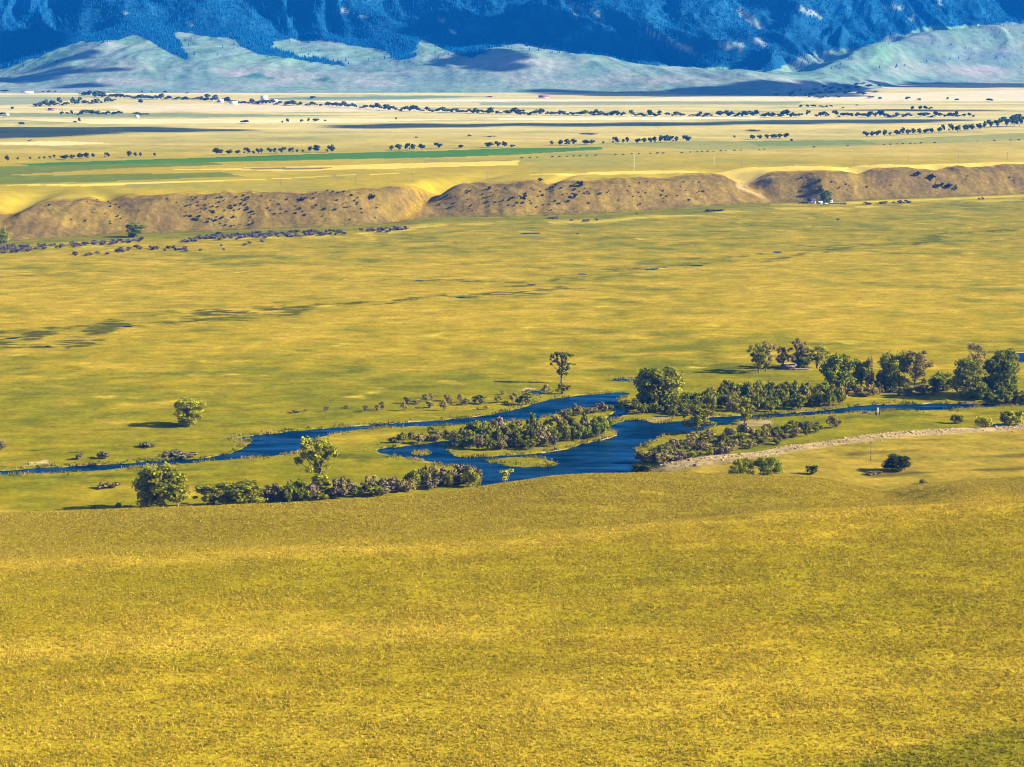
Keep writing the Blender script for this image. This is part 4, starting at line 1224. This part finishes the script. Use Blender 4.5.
for px, py, h, w, lab in [(373, 199.5, 5, 8, 'largest juniper on the bluff west of the grassy gully'), (580.5, 187.5, 6.5, 8, 'largest round juniper at the top of the middle bluff'), (524.5, 199.5, 5, 5, 'mid-sized juniper on the middle bluff slope'),
        (540, 181.5, 3.6, 7, 'juniper right on the rim of the middle bluff'), (575, 199, 6, 5, 'greyish juniper below the largest round one'), (918, 176, 5, 7, 'round juniper high on the eastern bluff'), (932, 180, 6.5, 8, 'largest juniper on the eastern bluff'),
        (937, 188.5, 5, 6, 'first juniper in the line of four on the eastern bluff'), (942, 187, 4.5, 4, 'second juniper in the line of four on the eastern bluff'), (949, 188.8, 6, 8, 'third and biggest juniper in the line of four on the eastern bluff'), (955.5, 190.5, 4.5, 4.5, 'last juniper in the line of four on the eastern bluff'),
        (489.5, 190, 4, 5, 'dark juniper near the rim east of the grassy gully'), (303, 201, 4, 9, 'elongated dark juniper clump on the western bluff'), (822, 193, 4, 4, 'juniper beside the bluff tree above the farmhouse')]:
    put('juniper_shrub', ('juniper', 'dot', 81), px, py, h, w, lab, 'juniper', 'junipers on the bluff')

# ------------------------------------------------------------------ tree rows on the bench
def far_tree(px, py, h, w, lab, grp, name='bench_tree', kd='tree', cat='tree'):
    put(name, ('farleaf', kd, 90 + int(px) % 4), px, py, h, w, lab, cat, grp)
R1 = [(8, 161.5, 7, 6), (18, 160, 3, 3), (30, 159.6, 3, 3), (39, 159.4, 3, 3), (44, 159, 3, 3), (50, 158.6, 3, 3), (54, 158.4, 4, 3), (65, 159.6, 5, 8), (72, 159.2, 5, 6), (81, 158.8, 6, 6), (87, 158.6, 6.5, 8), (93, 158, 5, 3), (107, 157.6, 5.5, 6),
      (130, 157.4, 7, 6), (136, 156.8, 5, 5), (140.5, 157, 5, 3), (154.5, 156.6, 4, 3)]
R2 = [(217.5, 155, 7.5, 9), (229, 154.8, 5.5, 7), (237, 154, 4, 6), (247, 154.2, 7, 8), (253.5, 153.8, 3, 3), (258, 154, 6, 4), (262, 153.8, 6, 4.5), (270, 153.4, 6, 5), (275, 153.6, 6, 4), (282, 153.4, 7, 7), (291, 153, 6, 6), (297, 153, 4, 3),
      (303, 152.4, 3, 3), (310.5, 152, 6, 5), (317.5, 152.4, 8, 7), (327, 152.4, 3.5, 3), (332, 152.6, 8.5, 9)]
R3 = [(391, 151, 6, 5.5), (398, 150.6, 7, 7), (407.5, 150.6, 8, 6), (413.5, 150.4, 7, 5), (421.5, 150, 6.5, 6), (438.5, 148.6, 6.5, 7.5), (460, 148.4, 4, 7), (490, 147.8, 6, 10), (498, 147.6, 7, 6), (505, 147.2, 6, 6), (512, 147.4, 3, 6)]
R4 = [(551.5, 145.5, 5, 4.5), (560, 145.8, 6.5, 6), (567, 145.4, 6.5, 8), (574.5, 145.2, 7, 7), (585.5, 144.6, 5, 7), (592, 144.4, 5, 6), (603, 144, 3, 3), (615.5, 144, 7.5, 7.5), (623, 143.6, 5, 3.5), (627.5, 143.4, 7, 4), (638, 143.6, 5.5, 6), (644, 143.4, 6, 6),
      (650, 143.2, 6, 5), (655, 143, 7, 6), (660, 142.6, 8, 6), (665.5, 142.6, 8, 7), (671, 142.4, 7, 6), (676, 142.4, 6.5, 5), (686.5, 142, 7, 8.5)]
R5 = [(753, 139.6, 5, 6), (760, 139.4, 5, 6), (766.5, 139, 5, 5), (773, 138.8, 5, 7), (780, 138.8, 5.5, 6), (786.5, 138.6, 6, 6), (792, 141.6, 3, 4)]
R6 = [(866, 137, 6, 6), (872, 136.8, 6, 6), (878, 136.4, 6.5, 6), (884, 136.2, 7, 6), (890, 135.4, 3.5, 3), (897, 135.6, 6, 6), (902, 135, 8, 6), (908, 135, 6, 6), (914, 134.8, 7, 6), (920, 134.4, 6.5, 6), (926, 134.2, 6, 6), (932, 133.4, 6, 6), (939, 132.8, 6, 6), (943, 132, 8, 4),
      (951, 132.2, 9, 6), (957, 132, 7, 7), (965, 131.2, 7, 6), (972, 130.4, 7, 8), (980, 129.8, 7, 8), (984, 128.6, 8, 5), (990, 128.2, 9, 6), (998, 127.6, 10, 8), (1006, 127, 11, 9), (1013, 126.6, 13, 9), (1019, 126.4, 13, 9), (1026, 126.4, 13, 9)]
for row, lab, grp in ((R1, 'tree in the scattered row above the bright green field, west end', 'western tree row'), (R2, 'tree in the spaced row just above the emerald field', 'spaced tree row'),
                      (R3, 'tree in the short row above the middle of the emerald field', 'middle tree row'), (R4, 'tree in the clustered row beyond the emerald field end', 'clustered tree row'), (R5, 'tree in the small isolated cluster on the bench', 'small bench cluster'),
                      (R6, 'tree in the long slanting belt at the eastern bench', 'eastern tree belt')):
    nn = len(row)
    for i, (px, py, h, w) in enumerate(row):
        l = lab
        if nn <= 30: l = '%s %s, from the west' % (ordn[i], lab.replace(', west end', ''))
        far_tree(px, py, h, w, l, grp)
# distant hedgerow trees: specks
def line_trees(pts, step, h, w, jit, lab, grp, skip=0):
    pts = np.array(pts, float)
    x = pts[0, 0]
    while x < pts[-1, 0]:
        if random.random() > skip:
            far_tree(x, np.interp(x, pts[:, 0], pts[:, 1]) + random.uniform(-jit, jit), h * random.choice((.5, .7, .9, 1.1, 1.4)) * random.uniform(.85, 1.15), w * random.uniform(.6, 1.5), lab, grp, 'distant_tree', 'speck')
        x += step * random.uniform(.7, 1.3)
line_trees([(36, 107.4), (70, 105), (100, 103.4), (112, 101.5)], 3.0, 5.5, 5.5, .6, 'far tree in the thick grove line west of the white village', 'western far grove')
line_trees([(82, 95.6), (100, 97), (150, 99.2), (200, 100.4), (256, 105)], 3.6, 4.4, 5.5, .5, 'far tree in the line leading to the white village', 'village tree line', .05)
line_trees([(258, 104.6), (330, 106.4), (400, 111.4), (460, 113), (520, 114.6)], 4.4, 4.4, 6.5, .4, 'far tree in the thin line east of the white village', 'middle far tree line', .05)
line_trees([(520, 114.8), (640, 116.4), (760, 117), (880, 117), (975, 117)], 4.1, 4.6, 6, .4, 'far tree in the long line above the dark cloud shadow', 'eastern far tree line', .06)
line_trees([(62, 114.8), (90, 115), (150, 115)], 6, 4, 6, .3, 'far tree in the short broken line below the grove', 'short far tree line', .2)
FS = [(2, 115, 3, 12), (12, 109.6, 3, 4), (21, 125.4, 3.5, 5.5), (80, 122.6, 5.5, 4), (76, 122.8, 2, 6), (245, 123.4, 3.6, 9), (288, 122.8, 4.4, 4), (282, 123, 2.6, 2.4), (302, 122.2, 3.4, 4), (308, 122, 4, 4), (317, 121.8, 3.4, 7), (325, 122, 2.6, 2.4), (396.5, 120, 3, 3),
      (314, 98.6, 3, 8), (470, 136.6, 2.4, 4), (490, 137, 1.4, 9), (416, 138, 1.5, 4), (800, 107.6, 3, 5), (808, 107.4, 3, 5), (813, 107.4, 3, 5), (822, 107.6, 2.4, 5), (826, 107.6, 2.6, 4), (831, 107.4, 2.6, 4), (842.5, 108.4, 1.6, 3), (857, 106, 1.6, 3), (880, 99.8, 3, 4),
      (907.5, 100.4, 4, 6), (918.5, 100.6, 2.6, 5), (947.5, 100.6, 3.6, 2.6), (957, 101, 2.6, 4), (989, 101.6, 3.4, 6), (912, 110, 4, 4), (920, 110, 4.4, 4), (925, 110, 4.4, 4), (930, 109.6, 3, 4), (734, 138, 3, 3), (141, 104, 5, 5), (207, 99.6, 6, 7), (215, 99.6, 5, 6), (5, 92, 2.4, 9), (43, 92.6, 2, 3), (49, 92.8, 2.6, 3), (55.5, 92.8, 2.4, 3),
      (142, 92.6, 2, 2.4), (152, 93, 2, 2.4), (165, 93.4, 3, 3), (187, 94, 2, 3), (489, 97.6, 1.6, 5), (30, 141, 1.6, 4), (590, 134, 1.2, 18), (752, 131.2, 1.5, 16)]
for i, (px, py, h, w) in enumerate(FS):
    far_tree(px, py, h, w, 'lone small far tree or clump dotting the pale fields', 'stray far trees', 'distant_tree', 'speck')
# valley-mouth grove beneath the mountains
for i, q in enumerate(scatter([(770, 97), (800, 90), (865, 84), (890, 86), (872, 94), (870, 98.5), (820, 99)], 34, (5, 1.2))):
    far_tree(q[0], q[1], random.uniform(2, 3.4), random.uniform(4, 8), 'dark far tree in the shaded valley mouth below the mountains', 'valley mouth grove', 'distant_tree', 'speck')
# ditch-side bushes across the bench
x = 522.0
while x < 1024:
    py = np.interp(x, [520, 600, 700, 760, 860, 1024], [158.6, 155.6, 152.4, 149.8, 145.8, 140])
    if random.random() < (.85 if x < 760 else .4):
        put('ditch_bush', ('farleaf', 'dot', 80), x, py, random.uniform(.9, 1.7), random.uniform(2, 4), 'tiny dark bush in the line along the bench ditch', 'bush', 'bushes along the bench ditch')
    x += random.uniform(4, 9)

# mountain forest: one mass of conifers
def make_forest():
    n = 260000
    Y = RNG.uniform(6350, 9400, n); t = RNG.uniform(-.42, .42, n)
    X = t * Y
    Z = hz(X, Y)
    f = forest_w(X, Y, Z)
    px, py = project(X, Y, Z)
    f |= (Y > 6700) & (py < 70) & (py > 18) & (RNG.uniform(0, 1, n) < .012)
    f &= (py > -45)
    thin = (fbm(X / 180, Y / 220, 3, 131) > .28) & (px > 560)
    for P in RUFF:
        thin |= inside(np.array(P, float), px, py) & (fbm(X / 90, Y / 110, 3, 132) > -.12)
    f &= ~(thin & (RNG.uniform(0, 1, n) < .85))
    # gaps follow the open grain of the slope
    f &= RNG.uniform(0, 1, n) < .60 + .35 * fbm(X / 120, Y / 120, 3, 133)
    # isolated trees spilling on to the grass
    X, Y, Z = X[f], Y[f], Z[f]
    n = len(X)
    h = RNG.uniform(6, 13, n); r = h * RNG.uniform(.20, .32, n)
    k = 5
    V = np.empty((n, 2 * (k + 1), 3))
    a0 = RNG.uniform(0, 6.28, n)
    for tier, (z0, z1, rr) in enumerate(((.04, .66, 1.0), (.42, 1.0, .66))):
        for j in range(k):
            a = a0 + 2 * math.pi * j / k + tier
            V[:, tier * (k + 1) + j] = np.stack([X + np.cos(a) * r * rr, Y + np.sin(a) * r * rr, Z + h * z0], -1)
        V[:, tier * (k + 1) + k] = np.stack([X, Y, Z + h * z1], -1)
    base = np.arange(n)[:, None] * (2 * (k + 1))
    T = []
    for tier in range(2):
        for j in range(k):
            T.append(base + np.array([tier * (k + 1) + j, tier * (k + 1) + (j + 1) % k, tier * (k + 1) + k]))
    T = np.stack(T, 1).reshape(-1, 3)
    ti = np.repeat(np.clip(.45 + .6 * fbm(X / 260, Y / 260, 3, 134) + RNG.normal(0, .1, n), 0, 1), 2 * k)
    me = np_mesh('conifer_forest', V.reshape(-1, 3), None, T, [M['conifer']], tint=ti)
    link('conifer_forest', me, kind='stuff', label='dark conifer forest covering the blue mountain slopes', cat='forest')
    return n
NF = make_forest()

# ------------------------------------------------------------------ built things
def box(x0, x1, y0, y1, z0, z1):
    V = np.array([(x, y, z) for z in (z0, z1) for (x, y) in ((x0, y0), (x1, y0), (x1, y1), (x0, y1))], float)
    Q = [(0, 3, 2, 1), (4, 5, 6, 7), (0, 1, 5, 4), (1, 2, 6, 5), (2, 3, 7, 6), (3, 0, 4, 7)]
    return V, Q, []

def part(name, shapes, m, parent, smooth=False):
    V, Q, T = join(shapes)
    return link(name, np_mesh(name, V, Q, T, [M[m]], smooth=smooth), parent)

def gable(w, d, z, rise, over=.4):
    a, b = w / 2 + over, d / 2 + over
    V = np.array([(-a, -b, z - .15), (a, -b, z - .15), (a, b, z - .15), (-a, b, z - .15), (-a, 0, z + rise), (a, 0, z + rise),
                  (-a, -b, z - .4), (a, -b, z - .4), (a, b, z - .4), (-a, b, z - .4), (-a, 0, z + rise - .3), (a, 0, z + rise - .3)], float)
    Q = [(0, 1, 5, 4), (3, 4, 5, 2), (6, 10, 11, 7), (9, 8, 11, 10), (0, 6, 7, 1), (2, 8, 9, 3), (0, 4, 10, 6), (4, 3, 9, 10), (1, 7, 11, 5), (5, 11, 8, 2)]
    return V, Q, []

def house(name, px, py, w, d, h, rise, wall, roof, label, cat, door=True, wins=2, z=None, rot=0, chimney=False, group=None):
    x, y, zz = base_pt(px, py, z)
    r = link(name, None, loc=(x, y, zz), label=label, cat=cat, group=group)
    r.rotation_euler = (0, 0, rot)
    V, Q, T = box(-w / 2, w / 2, -d / 2, d / 2, -.5, h)
    gv = np.array([(-w / 2, -d / 2, h), (-w / 2, d / 2, h), (-w / 2, 0, h + rise - .35), (w / 2, -d / 2, h), (w / 2, d / 2, h), (w / 2, 0, h + rise - .35)])
    part('wall', [(V, Q, []), (gv, [], [(0, 2, 1), (3, 4, 5)])], wall, r)
    ro = part('roof', [gable(w, d, h, rise)], roof, r)
    if chimney:
        part('chimney', [box(w * .2, w * .2 + .8, -.4, .4, h + rise * .5, h + rise + 1)], 'redroof', ro)
    if door:
        part('door', [box(-.6, .6, -d / 2 - .06, -d / 2 + .05, 0, 2.1)], 'logs', r)
    for i in range(wins):
        cx = -w / 2 + w * (i + .5) / wins + (.9 if i * 2 + 1 == wins else 0)
        if abs(cx) < 1.3: cx = 1.9
        wn = part('window', [box(cx - .65, cx + .65, -d / 2 - .05, -d / 2 + .05, 1, 2.2)], 'palewall', r)
        part('pane', [box(cx - .5, cx + .5, -d / 2 - .09, -d / 2 - .02, 1.12, 2.08)], 'glass', wn)
    return r

house('farmhouse', 811.5, 203.4, 9.5, 7, 3.4, 2.6, 'palewall', 'roof', 'pale farmhouse with a dark roof at the foot of the eastern bluff', 'house', wins=3, chimney=True)
house('farm_shed', 819.5, 204.0, 6, 4.5, 2.4, 1.2, 'palewall', 'tinroof', 'low shed with a bright tin roof just right of the farmhouse', 'shed', wins=1)
house('farm_barn', 829.5, 202.8, 6.5, 5, 2.8, 1.8, 'white', 'tinroof', 'small white barn in front of the leafy farm tree', 'barn', wins=1)
# white truck at the farm
x, y, zz = base_pt(825.2, 204.4)
tr_ = link('pickup_truck', None, loc=(x, y, zz), label='white pickup truck parked between the farm shed and barn', cat='truck')
part('body', [box(-2.6, 2.6, -.95, .95, .5, 1.15), box(-.7, 1.2, -.9, .9, 1.15, 1.85)], 'white', tr_)
part('windscreen', [box(1.2, 1.26, -.8, .8, 1.2, 1.75)], 'glass', tr_)
for wx in (-1.6, 1.7):
    for wy in (-.9, .9):
        V, Q, T = tube([(wx, wy - .12, .4), (wx, wy + .12, .4)], [.4, .4], 10)
        link('wheel', np_mesh('wheel', V, Q, T, [M['tyre']], smooth=False), tr_)
# hedges beside the farm
for px0, px1, py, lab in ((799.5, 807.5, 203.6, 'clipped dark hedge running west of the farmhouse'), (830, 846, 204.6, 'long dark hedge running east of the small white barn')):
    a, b = base_pt(px0, py), base_pt(px1, py - .4)
    cx, cy, cz = [(a[i] + b[i]) / 2 for i in range(3)]
    L = b[0] - a[0]
    rng = np.random.default_rng(int(px0))
    lobes = [(q, rng.normal(0, .2), 1.1, 1.1, 1.1, 1.2) for q in np.arange(-L / 2, L / 2, 1.0)]
    V, Q, ti = leaf_cloud(lobes, 900, .28, rng)
    link('hedge', np_mesh('hedge', V, Q, None, [M['dense']], tint=ti), loc=(cx, cy, cz), label=lab, cat='hedge')
# cabin and fallen log in the grove
house('log_cabin', 788, 369.2, 7.5, 4.5, 1.9, 1.3, 'logs', 'logs', 'small weathered log cabin under the slim meadow trees', 'cabin', wins=1)
x, y, zz = base_pt(803, 370)
V, Q, T = tube([(-5, 0, .4), (-2, .1, .5), (2, -.1, .5), (5.2, 0, .4)], [.5, .5, .42, .2], 8)
link('fallen_log', np_mesh('fallen_log', V, Q, T, [M['deadwood']], smooth=True), loc=(x, y, zz), label='long pale fallen log lying right of the log cabin', cat='log')
# headgate at the side channel
x, y, zz = base_pt(877.5, 414.6, 0)
g = link('irrigation_headgate', None, loc=(x, y, zz), label='rust-red headgate with a tall white post on the side channel bank', cat='headgate')
part('side_post', [box(-1.25, -.85, -.3, .3, -.3, 2.0)], 'rust', g)
part('side_post', [box(.85, 1.25, -.3, .3, -.3, 1.8)], 'rust', g)
part('gate_panel', [box(-.85, .85, -.1, .1, -.3, 1.1)], 'rust', g)
part('marker_post', [box(-.28, .28, -.35, -.12, -.3, 3.7)], 'white', g)
x, y, zz = base_pt(866, 413.6, 0)
V, Q, T = join([tube([(-2.8, 0, .1), (0, .2, .9), (2.6, .3, 1.5)], [.3, .28, .12], 6), tube([(-2.4, .5, 1.6), (0, -.1, .8), (3.0, -.3, .1)], [.14, .26, .3], 6), tube([(-.5, 0, .3), (.3, 0, 1.2), (.2, 0, 2.6)], [.2, .14, .05], 6)])
link('driftwood_pile', np_mesh('driftwood_pile', V, Q, T, [M['logs']], smooth=True), loc=(x, y, zz), label='crossed driftwood trunks lying left of the red headgate', cat='driftwood')
# far village
VIL = [(220.5, 102.4, 14, 10, 5, 4, 'white', 'tinroof', 'white house at the west edge of the village trees'), (233.5, 104.4, 20, 11, 5, 4, 'white', 'tinroof', 'larger white house standing forward in the village'),
       (257.5, 103.4, 16, 10, 4, 3, 'white', 'tinroof', 'white shed left of the cream barn in the village'), (264.3, 101.0, 18, 13, 8, 6, 'palewall', 'tinroof', 'tall cream barn behind the village sheds'),
       (271.5, 102.4, 34, 12, 4, 3, 'white', 'tinroof', 'long low white shed at the east end of the village'), (27, 93.4, 36, 12, 4, 3, 'white', 'tinroof', 'long white barn alone on the western pale fields'),
       (7, 115.6, 8, 7, 3, 2, 'white', 'tinroof', 'tiny white house by the western field trees'), (137, 117.6, 8, 7, 3, 2, 'white', 'tinroof', 'tiny white house below the short far tree line'),
       (53, 110.6, 22, 9, 3, 3, 'palewall', 'redroof', 'pink-roofed long shed west of the village'), (544, 98.2, 30, 10, 4, 4, 'palewall', 'redroof', 'pinkish roofed barn below the grassy foothills')]
for px, py, w, d, h, rs, wl, rf, lab in VIL:
    house('village_house', px, py, w, d, h, rs, wl, rf, lab, 'house', door=False, wins=0, group='far farm buildings')

# utility poles
def pole(px, py, top, label, m='pole', group=None, r=.17):
    x, y, zz = base_pt(px, py)
    h = (py - top) / ppm(y, zz)
    o = link('utility_pole', None, loc=(x, y, zz), label=label, cat='utility pole', group=group)
    V, Q, T = tube([(0, 0, -.4), (0, 0, h * .5), (0, 0, h)], [r * 1.25, r * 1.1, r], 6)
    link('post', np_mesh('post', V, Q, T, [M[m]], smooth=True), o)
    part('crossarm', [box(-1.2, 1.2, -.32, -.18, h * .92, h * .92 + .16)], m, o)
    part('insulator', [box(q - .08, q + .08, -.33, -.17, h * .92 + .161, h * .92 + .40) for q in (-1.05, 1.05)], 'white', o)
PL = [(281, 187, 179.5), (356, 185, 176), (413, 182.6, 171.6), (487, 180.6, 172), (541, 178.6, 169.6), (742, 168, 161.4), (793, 167.4, 158.6), (854, 165, 157.4), (908, 163.4, 156), (958, 162, 153.6), (1007, 160.4, 152)]
for i, (px, py, tp) in enumerate(PL):
    pole(px, py, tp, '%s wooden utility pole from the west along the bluff rim' % ordn[i], 'pole', 'poles along the bluff rim')
pole(634, 172, 155, 'tall bleached white pole on the bench, taller of two pale ones', 'palepole', 'pale bench poles')
pole(714, 165.5, 156.5, 'shorter bleached white pole on the bench', 'palepole', 'pale bench poles')
pole(870.5, 461.5, 440.5, 'thin lone utility pole on the terrace near the round juniper', 'pole', None, .11)

# ------------------------------------------------------------------ light, clouds, air
EL, AZB = R(26.5), R(5)                    # sun from the right, a little behind the camera
SUN = np.array((math.cos(EL) * math.cos(AZB), -math.cos(EL) * math.sin(AZB), math.sin(EL)))
sl = bpy.data.lights.new('sun', 'SUN')
sl.energy, sl.angle, sl.color = 5.0, R(.5), (1.0, .93, .80)
so = bpy.data.objects.new('sun', sl); COL.objects.link(so)
so.location = (300, 0, 600)
from mathutils import Vector
so.rotation_euler = Vector(-SUN).to_track_quat('-Z', 'Y').to_euler()
wd = bpy.data.worlds.new('World'); sc.world = wd; wd.use_nodes = True
nt = wd.node_tree
bg = nt.nodes['Background']
sky = nt.nodes.new('ShaderNodeTexSky'); sky.sky_type = 'NISHITA'; sky.sun_disc = False
sky.sun_elevation = EL; sky.sun_rotation = math.atan2(SUN[0], SUN[1])
sky.air_density, sky.dust_density, sky.ozone_density = 1.0, .4, 3.0
nt.links.new(sky.outputs[0], bg.inputs[0]); bg.inputs[1].default_value = .058

ICO = None
def ico():
    global ICO
    if ICO is None:
        import bmesh
        bm = bmesh.new(); bmesh.ops.create_icosphere(bm, subdivisions=2, radius=1)
        V = np.array([v.co[:] for v in bm.verts]); bm.verts.index_update()
        T = np.array([[v.index for v in f.verts] for f in bm.faces]); bm.free()
        ICO = (V, T)
    return ICO

def cloud(poly, alt, step, label, z=None, thin=1.0):
    pts = []
    for px, py in poly:
        p = bench_pt(px, py) if z is None else None
        g = (p[0], p[1], float(bench(p[1]))) if z is None else hit(px, py)
        k = (alt - g[2]) / SUN[2]
        pts.append((g[0] + SUN[0] * k, g[1] + SUN[1] * k))
    P = np.array(pts)
    lo, hi = P.min(0), P.max(0)
    sx, sy = step
    gx, gy = np.meshgrid(np.arange(lo[0], hi[0] + sx, sx), np.arange(lo[1], hi[1] + sy, sy))
    gx = gx + RNG.uniform(-.3, .3, gx.shape) * sx; gy = gy + RNG.uniform(-.3, .3, gy.shape) * sy
    m = inside(P, gx, gy)
    c = np.stack([gx[m], gy[m]], 1)
    if not len(c): return
    V0, T0 = ico()
    n = len(c)
    rr = RNG.uniform(.75, 1.05, n)
    s = np.stack([rr * sx * .95, rr * sy * .95, rr * min(sx, sy) * .7 * thin], 1)
    lump = 1 + .12 * np.sin(V0[:, :1] * 5 + 1) * np.sin(V0[:, 1:2] * 6)
    V = (V0 * lump)[None] * s[:, None] + np.concatenate([c, np.full((n, 1), alt) + RNG.uniform(0, 40, (n, 1))], 1)[:, None]
    T = (T0[None] + (np.arange(n) * len(V0))[:, None, None]).reshape(-1, 3)
    me = np_mesh('cloud', V.reshape(-1, 3), None, T, [M['cloud']], smooth=True)
    link('cloud', me, kind='structure', label=label, cat='cloud')

cloud([(-140, 126.6), (60, 127), (170, 127.4), (250, 130), (225, 131.2), (120, 132.2), (60, 136.4), (-20, 138), (-140, 139)], 1450, (70, 45), 'white cloud shading the western fields')
cloud([(500, 124.2), (620, 123.6), (760, 121.4), (960, 119.6), (985, 120.6), (960, 121.6), (760, 124.6), (620, 126), (500, 125.8)], 1500, (70, 45), 'thin white cloud shading the middle fields')
cloud([(375, 126), (440, 124.2), (510, 124.6), (480, 127.6), (400, 128)], 1500, (60, 40), 'small white cloud shading the middle fields')
cloud([(860, 110), (930, 109), (1010, 110), (930, 111.4)], 1500, (60, 45), 'small white cloud shading the eastern fields')
cloud([(880, 85), (960, 83.4), (1120, 83), (1120, 87.4), (960, 87.4)], 1550, (80, 60), 'white cloud shading the foot of the eastern hill', z=1)
cloud([(530, 89.6), (620, 92), (690, 91), (725, 86), (755, 82), (800, 86), (865, 86), (872, 97), (780, 96.4), (620, 96), (560, 92)], 1550, (70, 60), 'white cloud shading the foot of the middle foothills', z=1)
cloud([(420, 34), (455, 18), (512, 9), (556, 12), (600, 34), (680, 52), (768, 69), (700, 64), (640, 61), (575, 50), (512, 43), (455, 48)], 1600, (60, 60), 'unseen cloud added to deepen shade on the mountain spur', z=1)  # added out of view to darken the spur's self-shaded flank
cloud([(-60, 60), (-20, 36), (40, 26), (75, 30), (62, 42), (38, 54), (0, 66)], 1600, (60, 60), 'white cloud shading the western mountain slope', z=1)
cloud([(455, 62), (480, 54), (512, 50), (535, 58), (530, 70), (500, 72)], 1560, (55, 50), 'small white cloud shading the middle foothill', z=1)
for p in ([(56, 58), (80, 54.6), (104, 57), (80, 61)], [(42, 69), (70, 67.4), (100, 70), (130, 73), (80, 72.4)], [(-10, 77), (30, 76), (70, 80), (20, 81.4)], [(84, 86), (100, 83.6), (114, 86), (100, 88.4)], [(104, 69.5), (120, 68), (134, 70.5), (118, 72)]):
    cloud(p, 1520, (42, 40), 'small white cloud shading the western fan', z=1)

hb = bpy.data.meshes.new('haze')
V, Q, T = box(-16500, 16500, -400, 11200, -4, 1290)
hb = np_mesh('haze', V, Q, None, [])
hm = bpy.data.materials.new('haze_air'); hm.use_nodes = True
n2 = hm.node_tree; n2.nodes.remove(n2.nodes['Principled BSDF'])
pv = n2.nodes.new('ShaderNodeVolumePrincipled')
pv.inputs['Color'].default_value = (.006, .25, 1.0, 1)
pv.inputs['Density'].default_value = 4.1e-5
pv.inputs['Anisotropy'].default_value = 0.0
n2.links.new(pv.outputs[0], n2.nodes['Material Output'].inputs['Volume'])
hb.materials.append(hm)
link('haze', hb, kind='stuff', label='pale blue haze filling the valley air', cat='haze')

# ------------------------------------------------------------------ render settings
sc.view_settings.view_transform = 'Standard'
sc.view_settings.look = 'None'
sc.view_settings.exposure = 1.68
sc.view_settings.gamma = 1
sc.cycles.use_denoising = True
try:
    sc.cycles.denoiser = 'OPENIMAGEDENOISE'
except Exception:
    pass
sc.cycles.pixel_filter_type = 'BLACKMAN_HARRIS'
sc.cycles.filter_width = 1.05
sc.cycles.volume_bounces = 0
sc.cycles.max_bounces = 5
sc.cycles.diffuse_bounces = 2
sc.cycles.glossy_bounces = 2
sc.cycles.transmission_bounces = 3
sc.cycles.transparent_max_bounces = 8
print('forest trees', NF, 'objects', len(bpy.data.objects))
